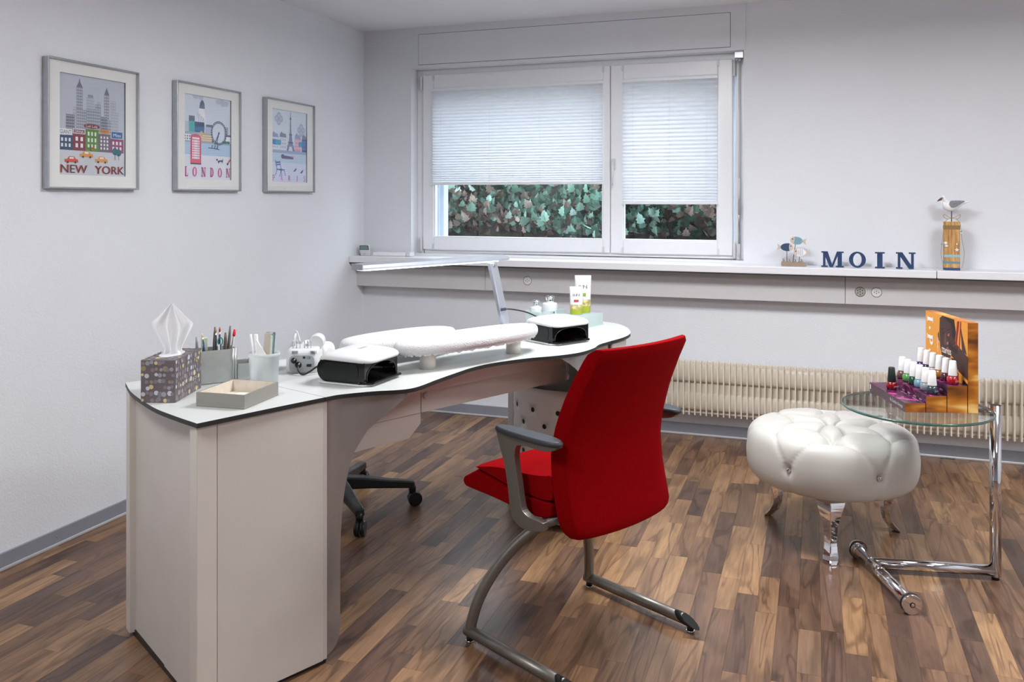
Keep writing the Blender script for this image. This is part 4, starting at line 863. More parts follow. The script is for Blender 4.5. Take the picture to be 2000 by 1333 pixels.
# backrest: curved in plan and in profile
BT = [(.385, .392), (.41, .386), (.45, .374), (.52, .358), (.59, .350), (.65, .356), (.70, .370), (.76, .392), (.83, .425), (.88, .453), (.905, .468)]
WT = [(.385, .205), (.42, .217), (.55, .219), (.70, .217), (.80, .208), (.905, .196)]
rings = []
zs = [.385, .388, .395, .41, .44, .48, .52, .56, .60, .64, .68, .72, .76, .80, .84, .87, .89, .90, .905]
for z in zs:
    bo = interp(BT, z); hw = interp(WT, z); edge = min(1, (z-.381)/.02, (.9085-z)/.02); th = .018+.042*max(.05, edge)**.5*(1-.25*(z-.4)/.5); ring_ = []; n = 14
    rim = min(1, max(.0, edge))
    hwz = hw*(.965+.035*rim**.5); cxb = bo-.03
    for i in range(n+1): q = -1+2*i/n; ring_.append(cp(bo+.016-.012*(1-rim)+.026*(1-q*q)-.006*abs(q)**12, hwz*q*.955, z))
    for i in range(n+1): q = 1-2*i/n; ring_.append(cp(bo-th+.012+.030*(1-q*q)+.004*abs(q)**10, hwz*q, z))
    rings.append(ring_)
MB().loft(rings).build('backrest', M_red, chair, bevel=.005).modifiers.new('seam', 'EDGE_SPLIT').split_angle = R(42)
# arms: flat aluminium loops with black pads
armp = spline([(.143, .648), (.159, .606), (.179, .558), (.193, .497), (.202, .441), (.212, .418), (.235, .402), (.267, .398), (.295, .402), (.315, .406), (.332, .412)], 3)
armi = spline([(.332, .434), (.325, .435), (.307, .436), (.276, .437), (.253, .448), (.244, .471), (.235, .514), (.226, .556), (.221, .593), (.228, .617), (.24, .623), (.272, .627), (.316, .626), (.342, .628), (.372, .636), (.388, .647)], 3)
for s in (-1, 1):
    a = [(-b, z) for b, z in armp+armi]
    MB().prism(a, -.011, .011, ax=((s*.258, 0, 0), (0, 1, 0), (0, 0, 1), (1, 0, 0))).build('arm_frame', mat('arm_alu', (128, 124, 118), .38, .75, var=.03), chair, bevel=.006, seg=3)
    pad = []
    for f, zz in ((.95, .648), (1, .651), (1, .657), (.96, .661), (.88, .663)):
        P = []
        for k in range(28):
            t_ = 2*math.pi*k/28; bb_ = .267+.127*math.copysign(abs(math.cos(t_))**.7, math.cos(t_))*(.97 if f < 1 else 1)*(f**.25); ll = (.025+.006*(1+math.cos(t_))/2)*math.copysign(abs(math.sin(t_))**.8, math.sin(t_))*f
            P.append(cp(bb_, s*.262+ll, zz))
        pad.append(P)
    MB().loft(pad).build('arm_pad', mat('pad_rubber', (52, 56, 62), .5), chair)
    legp = spline([cp(.022, s*.26, .030), cp(.026, s*.257, .061), cp(.038, s*.243, .120), cp(.058, s*.216, .183), cp(.084, s*.182, .241), cp(.112, s*.148, .287), cp(.150, s*.112, .33), cp(.20, s*.075, .37), cp(.26, s*.05, .398)], 5)
    MB().tube(legp, .0165, 14).build('leg', M_steel, chair)
    MB().tube([cp(.008, s*.262, .030), cp(.20, s*.262, .030), cp(.405, s*.262, .030)], .0165, 14).build('runner', M_steel, chair)
    MB().loft([[cp(bc+.0165*math.sin(a)*sl, s*.262+.0168*math.cos(a), .030+.0168*math.sin(a)) for a in [2*math.pi*i/14 for i in range(14)]] for bc, sl in ((.395, -1.2), (.43, -1.9))]).build('runner_cap', M_black, chair)
    for bb_ in (.022, .430): MB().lathe([(.012, 0), (.012, .004)], 14, cp(bb_, s*.262, 0)).build('glide_ring', M_chrome, chair); MB().lathe([(.011, .004), (.010, .020)], 14, cp(bb_, s*.262, 0)).build('glide', M_black, chair)
MB().bb(-.10, .10, -.33, -.12, .392, .418).build('seat_bracket', M_black, chair, bevel=.006)
MB().tube([cp(.31, -.256, .418), cp(.31, .256, .418)], .012, 10).build('arm_crossbar', mat('arm_alu', (128, 124, 118), .38, .75), chair)
MB().bb(-.03, .03, -.41, -.30, .40, .43).build('back_bracket', M_alu, chair, bevel=.004)

# ---------------------------------------------------------------- work stool behind the desk (five-star base on castors)
st = thing('swivel_stool', 'black five-star castor base of the work stool behind the desk', 'stool', (-1.888, 3.149, 0), R(-43.7))
for i in range(5):
    a = R(72*i); e = Vector((math.cos(a), math.sin(a), 0)); n_ = Vector((-e.y, e.x, 0)); rg = []
    for rr_, z, w_, h_ in ((.03, .112, .030, .030), (.12, .108, .026, .026), (.22, .098, .022, .020), (.30, .092, .020, .018), (.322, .088, .019, .018)):
        rg.append([e*rr_+n_*w_*x+Vector((0, 0, z+h_*y)) for x, y in ((-1, -.8), (1, -.8), (.85, .9), (-.85, .9))])
    MB().loft(rg, smooth=False).build('base_arm', M_black, st, bevel=.006)
    MB().lathe([(.014, .052), (.016, .076), (.011, .09)], 12, tuple(e*.312)).build('castor_stem', M_black, st)
    ca = a+R(60+37*i); ce = Vector((math.cos(ca), math.sin(ca), 0))
    for s in (-1, 1):
        c0 = e*.322+ce*.012*s+Vector((0, 0, .030)); rg = []
        for dd, r_ in ((-.009, .027), (-.006, .030), (.006, .030), (.009, .026)):
            q = Vector((-ce.y, ce.x, 0)); rg.append([c0+ce*dd+q*r_*math.cos(t_)+Vector((0, 0, r_*math.sin(t_))) for t_ in [2*math.pi*k/20 for k in range(20)]])
        MB().loft(rg).build('castor_wheel', M_black, st)
MB().lathe([(.045, .085), (.05, .10), (.045, .135), (.03, .14), (.026, .30), (.02, .30), (.018, .43), (.06, .44)], 24).build('gas_column', M_black, st)
MB().lathe([(.02, .438), (.15, .44), (.172, .455), (.175, .485), (.16, .50), (.002, .507)], 40).build('seat', mat('black_vinyl', (30, 30, 32), .5), st)

# ---------------------------------------------------------------- tufted white ottoman on three chrome legs
OC = Vector((.060, 3.535, 0)); va = math.atan2(-OC.y, -OC.x)   # side facing the seat of the room
ott = thing('tufted_ottoman', 'round white leather ottoman with deep button tufting on curved chrome legs', 'ottoman', OC, va)
prof = [(0, .4480), (.05, .4478), (.10, .447), (.15, .445), (.20, .441), (.235, .437), (.265, .430), (.288, .417), (.303, .399), (.311, .375), (.315, .345), (.316, .318), (.314, .290), (.309, .265), (.299, .243), (.282, .229), (.255, .222), (.20, .220)]
pp = spline(prof, 6)
rho = [0]
for a, b in zip(pp, pp[1:]): rho.append(rho[-1]+math.hypot(a[0]-b[0], a[1]-b[1]))
S_side = interp([(-p[1], r) for p, r in zip(pp, rho) if p[0] > .3], -.318)
pol = lambda r, d: (r*math.cos(R(d)), r*math.sin(R(d)))
B0 = [(0, 0)]; B1 = [pol(.115, 32+60*k) for k in range(6)]; B2 = [pol(.238, 62+60*k) for k in range(6)]; B3 = [pol(S_side, 32+60*k) for k in range(6)]; B4 = [pol(S_side+.2, 32+60*k) for k in range(6)]
segs = []
for k in range(6):
    segs += [(B0[0], B1[k]), (B1[k], B2[k]), (B1[k], B2[k-1]), (B2[k], B3[k]), (B2[k], B3[(k+1) % 6]), (B3[k], B4[k])]
def tuft(x, y, r):
    dm = 9
    for (ax_, ay), (bx, by) in segs:
        dx, dy = bx-ax_, by-ay; t_ = max(0, min(1, ((x-ax_)*dx+(y-ay)*dy)/(dx*dx+dy*dy))); dm = min(dm, math.hypot(x-ax_-t_*dx, y-ay-t_*dy))
    ww = max(0., min(1., (.30-r)/.08))
    d = -(.0040+.0105*ww)*math.exp(-(dm/.0040)**2)-(.0025+.0105*ww)*math.exp(-(dm/.017)**2)
    for P, dep, wd in ((B0+B1, .031, .022), (B2, .028, .022), (B3, .016, .018)):
        for bx, by in P:
            q = math.hypot(x-bx, y-by)
            if q < .12: d -= dep*math.exp(-(q/wd)**2)*.8+dep*.25*math.exp(-(q/(wd*2))**2)
    return d
NA = 216; g = MB(); rings = []
for i, ((r, z), s_) in enumerate(zip(pp, rho)):
    if i == 0: continue
    j0, j1 = max(0, i-1), min(len(pp)-1, i+1); tx, tz = pp[j1][0]-pp[j0][0], pp[j1][1]-pp[j0][1]; l_ = math.hypot(tx, tz) or 1; nx, nz = -tz/l_, tx/l_
    ring_ = []
    for k in range(NA):
        a = 2*math.pi*k/NA; d = tuft(s_*math.cos(a), s_*math.sin(a), s_) if r > .21 or z > .3 else 0
        rr_ = r+nx*d; ring_.append((rr_*math.cos(a), rr_*math.sin(a), z+nz*d))
    rings.append(ring_)
g.loft(rings, 0, True, True, True)
g.build('cushion', mat('white_leather', (198, 195, 190), .42, var=.015, scale=20, bump=.05, bscale=500), ott)
for k in range(6):
    a = R(32+60*k); c = Vector((.306*math.cos(a), .306*math.sin(a), .318)); e = Vector((math.cos(a), math.sin(a), 0)); n_ = Vector((-e.y, e.x, 0))
    MB().loft([[c+e*dd+n_*r_*math.cos(t_)+Vector((0, 0, r_*math.sin(t_))) for t_ in [2*math.pi*q/10 for q in range(10)]] for dd, r_ in ((-.004, .009), (.001, .0095), (.004, .007), (.006, .003))], smooth=False).build('crystal_button', M_chrome, ott)
for k, (rr_, dd) in enumerate([(0, 0)]+[(.115, 32+60*q) for q in range(6)]+[(.238, 62+60*q) for q in range(6)]):
    x, y = pol(rr_, dd); MB().ball((x*.985, y*.985, .418 if rr_ < .2 else .405), (.009, .009, .004), 12).build('top_button', mat('white_leather'.replace('white', 'white'), (198, 195, 190)), ott)
for k in range(3):
    a = R(120*k); e = Vector((math.cos(a), math.sin(a), 0)); n_ = Vector((-e.y, e.x, 0)); rg = []
    for z, r0, w_, d_ in spline([(.226, .225, .054, .034), (.205, .238, .050, .034), (.175, .246, .040, .032), (.14, .244, .030, .028), (.10, .236, .024, .024), (.065, .238, .023, .021), (.035, .252, .026, .020), (.014, .270, .028, .018), (.0, .282, .020, .013)], 3):
        rg.append([e*(r0+d_)+Vector((0, 0, z)), e*(r0+d_*.15)+n_*w_+Vector((0, 0, z)), e*(r0-d_*.8)+n_*w_*.5+Vector((0, 0, z)), e*(r0-d_*.8)-n_*w_*.5+Vector((0, 0, z)), e*(r0+d_*.15)-n_*w_+Vector((0, 0, z))])
    MB().loft(rg, smooth=False).build('leg', M_chrome, ott, bevel=.0025, seg=2)

# ---------------------------------------------------------------- round glass side table on a chrome C-frame
tab = thing('glass_side_table', 'small round glass table on a chrome C-shaped tube stand', 'table', (.330, 3.235, 0))
def gl_edge():
    m = bpy.data.materials.new('glass_edge'); m.use_nodes = True; p = m.node_tree.nodes['Principled BSDF']; p.inputs['Base Color'].default_value = col(70, 128, 120); p.inputs['Roughness'].default_value = .08; p.inputs['Transmission Weight'].default_value = .75; p.inputs['IOR'].default_value = 1.5; return m
GR = .238; ZG = .592; M_gtop = pane_mat('table_glass', (.955, .975, .968), 1.52)
g = MB(); nG = 96
g.add([(GR*math.cos(2*math.pi*i/nG), GR*math.sin(2*math.pi*i/nG), ZG) for i in range(nG)], [list(range(nG))], 0)
g.loft([[(r*math.cos(2*math.pi*i/nG), r*math.sin(2*math.pi*i/nG), z) for i in range(nG)] for r, z in ((GR, ZG), (GR+.0025, ZG-.0018), (GR+.0032, ZG-.0045), (GR+.0025, ZG-.0075), (GR, ZG-.009))], 1, False, False)
g.add([(GR*math.cos(2*math.pi*i/nG), GR*math.sin(2*math.pi*i/nG), ZG-.009) for i in range(nG)], [list(range(nG))[::-1]], 0)
g.build('glass_top', [M_gtop, gl_edge()], tab)
pxy = Vector((.256, .083, 0)); jn = Vector((-.135, .008, 0)); rT = .0185
MB().tube([pxy+Vector((0, 0, .012)), pxy+Vector((0, 0, .597))], rT, 24).build('post', M_chrome, tab)
MB().tube([pxy+Vector((0, 0, .030)), jn+Vector((0, 0, .030))], rT, 24).build('foot_tube', M_chrome, tab)
dirn = Vector((-.181, .115, 0))-Vector((-.042, -.284, 0)); ea, eb = Vector((-.042, -.284, .031)), Vector((-.181, .115, .031))
MB().tube([ea, eb], .0185, 24).tube([ea.lerp(eb, .52), ea.lerp(eb, .56)], .0192, 24).tube([ea.lerp(eb, .72), ea.lerp(eb, .725)], .0192, 24).build('cross_tube', M_chrome, tab)
for p_, q_ in ((ea, -1), (eb, 1)):
    e = dirn.normalized()*q_
    MB().tube([p_+e*-.004, p_+e*.008], .031, 32).build('end_disc', M_chrome, tab, bevel=.001); MB().tube([p_+e*-.009, p_+e*-.004], .0322, 32).build('rubber_ring', M_black, tab); MB().tube([p_+e*-.013, p_+e*-.009], .030, 32).tube([p_+e*-.030, p_+e*-.013], .0225, 32).build('collar', M_chrome, tab); MB().tube([p_+e*.008, p_+e*.0095], .0085, 20).build('end_screw', M_black, tab); MB().tube([p_+e*.0095, p_+e*.0105], .0055, 20).build('end_screw_head', M_chrome, tab)
e = pxy.normalized(); MB().tube([pxy+Vector((0, 0, .577)), e*.13+Vector((0, 0, .577))], .006, 12).box(tuple(e*.20+Vector((0, 0, .5800))), (.10, .022, .0045), math.atan2(e.y, e.x)).build('glass_bracket', M_chrome, tab)
MB().lathe([(.012, 0), (.012, .012)], 16, tuple(pxy+Vector((0, 0, 0)))).build('rubber_foot', M_black, tab)

# ---------------------------------------------------------------- nail polish display on the table
DSP = Vector((.286, 3.126, ZG)); DSA = R(16.1)
dsp = thing('polish_display', 'orange and purple cardboard nail polish display stand with portrait panel', 'display stand', DSP, DSA)
def wood_card():
    m = bpy.data.materials.new('tiger_eye_print'); m.use_nodes = True; N = m.node_tree.nodes; L = m.node_tree.links; p = N['Principled BSDF']; p.inputs['Roughness'].default_value = .4
    tc = N.new('ShaderNodeTexCoord'); mp = N.new('ShaderNodeMapping'); mp.inputs['Rotation'].default_value = (R(35), 0, 0); mp.inputs['Scale'].default_value = (1, 1, 3.2); nz = N.new('ShaderNodeTexNoise'); nz.inputs['Scale'].default_value = 7; nz.inputs['Detail'].default_value = 2; nz.inputs['Distortion'].default_value = .4
    r = N.new('ShaderNodeValToRGB'); E_ = r.color_ramp.elements; E_[0].position = .32; E_[0].color = col(98, 54, 14); E_[1].position = .74; E_[1].color = col(240, 198, 120); e = E_.new(.48); e.color = col(168, 96, 20); e = E_.new(.6); e.color = col(204, 132, 40)
    L.new(tc.outputs['Object'], mp.inputs['Vector']); L.new(mp.outputs[0], nz.inputs['Vector']); L.new(nz.outputs['Fac'], r.inputs[0]); L.new(r.outputs[0], p.inputs['Base Color']); return m
def purple_card():
    m = bpy.data.materials.new('purple_swirl_print'); m.use_nodes = True; N = m.node_tree.nodes; L = m.node_tree.links; p = N['Principled BSDF']; p.inputs['Roughness'].default_value = .2
    tc = N.new('ShaderNodeTexCoord'); nz = N.new('ShaderNodeTexNoise'); nz.inputs['Scale'].default_value = 18; nz.inputs['Detail'].default_value = 2; nz.inputs['Distortion'].default_value = 1.8
    r = N.new('ShaderNodeValToRGB'); E_ = r.color_ramp.elements; E_[0].position = .4; E_[0].color = col(58, 28, 48); E_[1].position = .7; E_[1].color = col(190, 74, 150); e = E_.new(.55); e.color = col(92, 34, 74)
    L.new(tc.outputs['Object'], nz.inputs['Vector']); L.new(nz.outputs['Fac'], r.inputs[0]); L.new(r.outputs[0], p.inputs['Base Color']); return m
M_tig, M_pur = wood_card(), purple_card(); M_plum = mat('plum_card', (82, 58, 66), .4)
WD = .330; tiers = [(0, .066, .031), (.0685, .1345, .056), (.137, .201, .090)]
for i, (x0, x1, h_) in enumerate(tiers):
    g = MB(); g.add([(x0, 0, 0), (x1, 0, 0), (x1, 0, h_), (x0, 0, h_)], [(0, 1, 2, 3)], 1); g.add([(x0, 0, h_), (x1, 0, h_), (x1, WD, h_), (x0, WD, h_)], [(0, 1, 2, 3)], 0)
    g.add([(x0, 0, 0), (x0, 0, h_), (x0, WD, h_), (x0, WD, 0)], [(0, 1, 2, 3)], 2 if i == 0 else 0); g.add([(x1, 0, 0), (x1, 0, h_), (x1, WD, h_), (x1, WD, 0)], [(0, 1, 2, 3)], 0); g.add([(x0, WD, 0), (x1, WD, 0), (x1, WD, h_), (x0, WD, h_)], [(0, 1, 2, 3)], 1)
    t = g.build('tier', [M_pur, M_tig, M_plum], dsp)
    g = MB(); axf = ((x0-.0006, WD, 0), (0, -1, 0), (0, 0, 1))
    if i == 0: text_on(g, 'By Zodiac Energy', .20, .011, .014, axf, 0, width=.11); g.add([(x0-.0005, .315, .008), (x0-.0005, .325, .008), (x0-.0005, .325, .025), (x0-.0005, .315, .025)], [(0, 1, 2, 3)], 0)
    else:
        for k in range(6): text_on(g, '#%03d' % (k*7+3), .035+k*.048, h_-.012-.012, .008, axf, 0, width=.02)
    for k in range(3): g.box((x1-.008, .06+k*.10, h_+.0004), (.0008, .05, .0003))
    g.build('print', mat('white_print', (220, 208, 216), .5), t, recalc=False)
x0, x1, PH = .2035, .237, .300
pan = MB().bb(x0, x1, 0, WD, 0, PH).build('portrait_panel', M_tig, dsp, bevel=.001)
# front print: seen from the front, left is local +y
sk = pc((226, 152, 60), (70, 48, 44), (46, 32, 32), (240, 236, 230), (150, 28, 36), (196, 138, 66), (98, 70, 62), (176, 92, 90), (36, 26, 30), (216, 128, 96))
g = MB(); kk = [0]
def pax(): kk[0] += 1; return ((x0-.0003-kk[0]*.00003, WD, 0), (0, -1, 0), (0, 0, 1))
g.flat(rect(.001, .001, WD-.001, PH-.001), pax(), 0)
S = lambda P: [(a*WD, b*PH) for a, b in P]
g.flat(S([(.47, .40), (.62, .42), (.66, .2), (.9, .12), (1, .1), (1, .0), (.4, 0), (.42, .2)]), pax(), 1)       # neck and shoulder
g.flat(S([(.36, .96), (.42, .99), (.66, .98), (.70, .85), (.68, .7), (.62, .55), (.52, .46), (.42, .50), (.37, .62), (.35, .8)]), pax(), 1)  # head
g.flat(S([(.40, 1.0-.005), (.70, .99), (.74, .85), (.70, .66), (.66, .80), (.62, .93)]), pax(), 8)
g.flat(S([(.34, .80), (.31, .76), (.32, .70), (.36, .68)]), pax(), 6)
for P, m in (([(.40, .80), (.47, .81), (.50, .79), (.44, .775)], 2), ([(.55, .80), (.61, .82), (.63, .80), (.57, .78)], 2), ([(.48, .80), (.51, .80), (.53, .67), (.47, .66), (.46, .68)], 6), ([(.43, .60), (.50, .615), (.56, .60), (.50, .575)], 7), ([(.40, .84), (.48, .855), (.48, .845), (.40, .83)], 8), ([(.54, .85), (.62, .87), (.62, .86), (.54, .84)], 8)): g.flat(S(P), pax(), m)
for k, (yy, x_) in enumerate(((.80, .56), (.70, .54), (.62, .56), (.52, .60))):    # fingers across the cheek
    g.flat(S([(x_, yy), (x_+.05, yy+.02), (.86, .66-k*.04), (.84, .56-k*.04), (x_+.03, yy-.035)]), pax(), 2 if k % 2 else 1); g.flat(S([(x_-.015, yy-.02), (x_+.01, yy+.012), (x_+.035, yy+.008), (x_+.02, yy-.025)]), pax(), 7)
g.flat(S([(.80, .70), (1, .62), (1, .36), (.8, .42), (.76, .55)]), pax(), 1); g.flat(S([(.62, .50), (.86, .50), (.9, .42), (.66, .455)]), pax(), 1)
g.flat(S([(.77, .98), (.82, .99), (.76, .70), (.72, .70)]), pax(), 4); g.flat(S([(.84, .99), (.86, .99), (.82, .66), (.80, .66)]), pax(), 4); g.flat(S([(.84, .95), (.90, .80), (.98, .64), (.88, .66)]), pax(), 1)
g.flat(S([(.72, .40), (.80, .40), (.80, .12), (.70, .12)]), pax(), 4); g.flat(S([(.9, .35), (1, .32), (1, .08), (.86, .1)]), pax(), 8)
axL = pax(); axL = ((axL[0][0], WD-.030, PH*.985), (0, 0, -1), (0, -1, 0))      # rotated lettering running down the left edge
serif_on(g, 'I.P.O', .012, -.016, .052, axL, 3, gap=.34, sx=.90)
text_on(g, 'ttarius', .135, .170, .036, pax(), 3, width=.074); text_on(g, 'energy', .128, .142, .036, pax(), 3, width=.084); text_on(g, 'COLLECT', .0, .0, .016, ((x0-.0016, WD-.10, .215), (0, 0, -1), (0, -1, 0)), 3, width=.05)
g.build('panel_print', sk, pan, recalc=False)
# polish bottles
def polish(tier, y, c, capc, label, tag_=False):
    x0_, x1_, h_ = tiers[tier]; loc = Matrix.Translation(DSP) @ Matrix.Rotation(DSA, 4, 'Z') @ Vector(((x0_+x1_)/2+(0 if tier else .004), y, h_+.0005))
    t = thing('nail_polish_bottle', label, 'nail polish', loc, DSA+R(20), 'nail polish bottles on the display')
    MB().lathe([(.015, 0), (.0178, .003), (.0188, .012), (.0178, .022), (.014, .026), (.009, .028)], 24).build('bottle', mat('polish_%d_%d_%d' % c, c, .12, var=.04, coat=.6), t)
    MB().lathe([(.0142, .0275), (.0144, .03), (.0108, .076), (.0095, .078), (.001, .0782)], 24).build('cap', mat('cap_%d' % capc[0], capc, .4), t)
    g = MB(); text_on(g, 'O·P·I', 0, .008, .009, ((0, -.0192, 0), (1, 0, 0), (0, 0, 1)), 0, center=True, width=.014); g.build('lettering', mat('white_print', (220, 208, 216), .5), t, recalc=False)
WH = (238, 238, 238)
polish(0, .215, (128, 8, 22), (24, 30, 30), 'dark red polish bottle with black cap, alone on the lowest tier')
for k, (c, lb) in enumerate((((110, 70, 72), 'mauve brown polish bottle with white cap on the middle tier'), ((82, 158, 78), 'bright green polish bottle with white cap on the middle tier'), ((14, 70, 46), 'dark green polish bottle with white cap on the middle tier'), ((110, 158, 176), 'pale blue polish bottle with white cap on the middle tier'), ((136, 146, 150), 'silver grey polish bottle with white cap on the middle tier'), ((48, 62, 68), 'dark slate polish bottle at the near end of the middle tier'))): polish(1, .285-.0505*k, c, WH, lb)
for k, (c, lb) in enumerate((((70, 28, 110), 'violet polish bottle with white cap at the far end of the top tier'), ((36, 38, 66), 'midnight blue polish bottle with white cap on the top tier'), ((182, 164, 168), 'pale lilac polish bottle with white cap on the top tier'), ((164, 108, 32), 'ochre gold polish bottle with white cap on the top tier'), ((72, 28, 38), 'dark plum polish bottle with white cap on the top tier'), ((168, 14, 30), 'bright red polish bottle at the near end of the top tier'))): polish(2, .285-.0505*k, c, WH, lb)

# ---------------------------------------------------------------- decorations on the shelf
ZS = .9555
M_navy = mat('navy_painted_wood', (30, 56, 96), .6, var=.12, scale=60)
def letter(ch, x0, x1, h, label):
    t = thing('decorative_letter', label, 'letter', (x0, 4.70, ZS), 0, 'blue letters spelling MOIN'); P, W = serif(ch, .24, .10, .085); g = MB(); k = (x1-x0)/W
    for i, p in enumerate(P): g.prism([(a*k, b*h) for a, b in p], -.0075-.00002*i, .0075+.00002*i, ax=((0, 0, 0), (1, 0, 0), (0, 0, 1), (0, 1, 0)))
    g.build('letter_body', M_navy, t, recalc=True)
for ch, a, b, h in (('M', .035, .143, .080), ('O', .168, .248, .081), ('I', .291, .336, .081), ('N', .388, .477, .082)): letter(ch, a, b, h, 'navy blue wooden capital letter %s standing on the shelf' % ch)
fo = thing('fish_ornament', 'wooden ornament of three painted fish on rods above a wave base', 'ornament', (-.100, 4.70, ZS))
M_drift = mat('driftwood', (150, 132, 116), .8, var=.12, scale=50)
base = [(-.062, 0), (.062, 0), (.062, .020), (.054, .018), (.046, .022), (.040, .036), (.034, .038), (.036, .030), (.026, .022), (.014, .020), (.010, .034), (.003, .037), (.006, .028), (-.002, .021), (-.014, .020), (-.019, .034), (-.026, .038), (-.023, .029), (-.030, .022), (-.042, .021), (-.047, .034), (-.056, .039), (-.054, .030), (-.062, .020)]
MB().prism(base, -.010, .010, ax=((0, 0, 0), (1, 0, 0), (0, 0, 1), (0, 1, 0))).build('wave_base', M_drift, fo, bevel=.001)
M_tail = mat('pale_wood', (204, 188, 172), .8, var=.06)
def fish(x, z, s, c, name_label, stripes, yoff, tilt=0):
    e1 = (s*math.cos(tilt), 0, math.sin(tilt)); ax = ((x, yoff, z), e1, (-math.sin(tilt), 0, math.cos(tilt)), (0, 1, 0)); mcol = mat('fish_%d_%d_%d' % c, c, .7, var=.08, scale=80)
    f = MB().prism([(.034*math.cos(a)*.92, .021*math.sin(a)*(1 if math.cos(a) < 0 else .96)) for a in [2*math.pi*i/28 for i in range(28)]], -.005, .005, ax=ax).build('fish', mcol, fo, bevel=.001, label=name_label)
    MB().prism([(-.0325, 0), (-.029, .010), (-.022, .0165), (-.014, .0195), (-.011, .008), (-.011, -.008), (-.014, -.0195), (-.022, -.0165), (-.029, -.010)], -.0058, .0058, ax=ax).build('head', M_tail, f)
    MB().prism([(.026, .003), (.048, .018), (.044, .002), (.050, -.016), (.026, -.003)], -.004, .004, ax=ax).build('tail', M_tail, f)
    MB().prism(circle(-.020, .006, .0032, 10), -.0064, -.0058, ax=ax).build('eye', M_black, f)
    if stripes:
        g = MB()
        for q in stripes[0]: g.prism(rect(q, -.016, q+.0022, .016), -.0056, -.005, ax=ax)
        g.build('stripes', stripes[1], f)
M_wire = mat('dark_wire', (58, 58, 64), .4, .6)
fish(-.034, .098, -1, (52, 74, 106), 'navy fish facing right', None, 0); fish(.014, .133, 1, (136, 172, 182), 'pale blue fish', ([-.004, .003, .010, .017], mat('teal_line', (96, 140, 152), .7)), -.004, -.12); fish(.030, .072, 1, (232, 230, 228), 'white striped fish facing left', ([-.006, .003, .012], mat('blue_line', (120, 150, 180), .7)), -.006)
for a, b in (((-.034, 0, .02), (-.034, 0, .080)), ((-.004, -.003, .02), (.008, -.004, .115)), ((.026, -.005, .02), (.029, -.006, .055))): MB().tube([a, b], .0016, 7).build('rod', M_wire, fo)

gu = thing('seagull_ornament', 'carved wooden seagull on a rod above a striped wooden post with twine', 'ornament', (.639, 4.70, ZS))
def pine():
    m = bpy.data.materials.new('pine_block'); m.use_nodes = True; N = m.node_tree.nodes; L = m.node_tree.links; p = N['Principled BSDF']; p.inputs['Roughness'].default_value = .65
    tc = N.new('ShaderNodeTexCoord'); mp = N.new('ShaderNodeMapping'); mp.inputs['Scale'].default_value = (60, 60, 6); nz = N.new('ShaderNodeTexNoise'); nz.inputs['Scale'].default_value = 2; nz.inputs['Detail'].default_value = 3; r = N.new('ShaderNodeValToRGB'); r.color_ramp.elements[0].color = col(164, 118, 66); r.color_ramp.elements[1].color = col(214, 168, 106); r.color_ramp.elements[0].position = .35; r.color_ramp.elements[1].position = .65
    L.new(tc.outputs['Object'], mp.inputs['Vector']); L.new(mp.outputs[0], nz.inputs['Vector']); L.new(nz.outputs['Fac'], r.inputs[0]); L.new(r.outputs[0], p.inputs['Base Color']); return m
pw = .069
MB().bb(-pw/2, pw/2, -.022, .022, 0, .238).build('post', pine(), gu, bevel=.0015)
for z0, z1, c in ((.0, .012, (52, 74, 112)), (.032, .043, (94, 146, 162)), (.064, .076, (146, 190, 204)), (.200, .220, (140, 112, 70))): MB().bb(-pw/2-.0006, pw/2+.0006, -.0226, .0226, z0, z1).build('painted_band', mat('band_%d' % c[0], c, .7), gu)
M_tw = mat('jute_twine', (176, 142, 96), .9, var=.1, scale=300)
g = MB(); g.tube(spline([(-.035, -.024, .228), (-.040, -.026, .18), (-.046, -.026, .13), (-.050, -.025, .08), (-.044, -.026, .04), (-.040, -.026, .01)], 5), .0012, 6); g.tube(spline([(.035, -.024, .228), (.040, -.026, .18), (.044, -.026, .14), (.052, -.025, .09), (.048, -.026, .04), (.042, -.026, .012)], 5), .0012, 6)
for s in (-1, 1): g.tube(spline([(0, -.006, .256), (s*.018, -.012, .262), (s*.034, -.012, .274), (s*.036, -.012, .262), (s*.022, -.012, .252), (0, -.008, .256), (s*.020, -.018, .250), (s*.035, -.024, .232)], 5), .0013, 6)
g.build('twine_bow', M_tw, gu)
for x, z, c in ((.039, .192, (120, 170, 196)), (.039, .182, (224, 214, 196)), (-.047, .128, (120, 170, 196)), (-.036, .133, (190, 176, 156))): MB().ball((x, -.026, z), .0045, 10).build('bead', mat('bead_%d' % c[0], c, .5), gu)
star = [((.012 if i % 2 == 0 else .005)*math.sin(2*math.pi*i/10), (.012 if i % 2 == 0 else .005)*math.cos(2*math.pi*i/10)) for i in range(10)]
MB().prism(star, -.004, .0, ax=((.020, -.0225, .100), (1, 0, 0), (0, 0, 1), (0, 1, 0))).build('starfish', mat('shell_white', (236, 230, 220), .7), gu, bevel=.001)
MB().ball((-.030, -.026, .132), (.009, .004, .008), 10).ball((-.026, -.026, .118), (.008, .004, .006), 10).ball((.020, -.025, .128), (.004, .003, .005), 8).build('shell', mat('shell_white', (236, 230, 220), .7), gu)
MB().tube([(.0, 0, .236), (0, 0, .300)], .0022, 8).build('rod', M_wire, gu)
ZB = .318   # bird: lofted body along x, head towards -x
rg = []
for x, z, ry, rz in spline([(-.041, .006, .004, .005), (-.038, .004, .012, .015), (-.028, .000, .0175, .0225), (-.010, -.003, .020, .0265), (.010, -.002, .0185, .0235), (.034, .004, .012, .015), (.054, .012, .007, .007), (.074, .018, .003, .003), (.079, .019, .001, .001)], 4):
    rg.append([(x, ry*math.cos(a), ZB+z+rz*math.sin(a)) for a in [2*math.pi*i/18 for i in range(18)]])
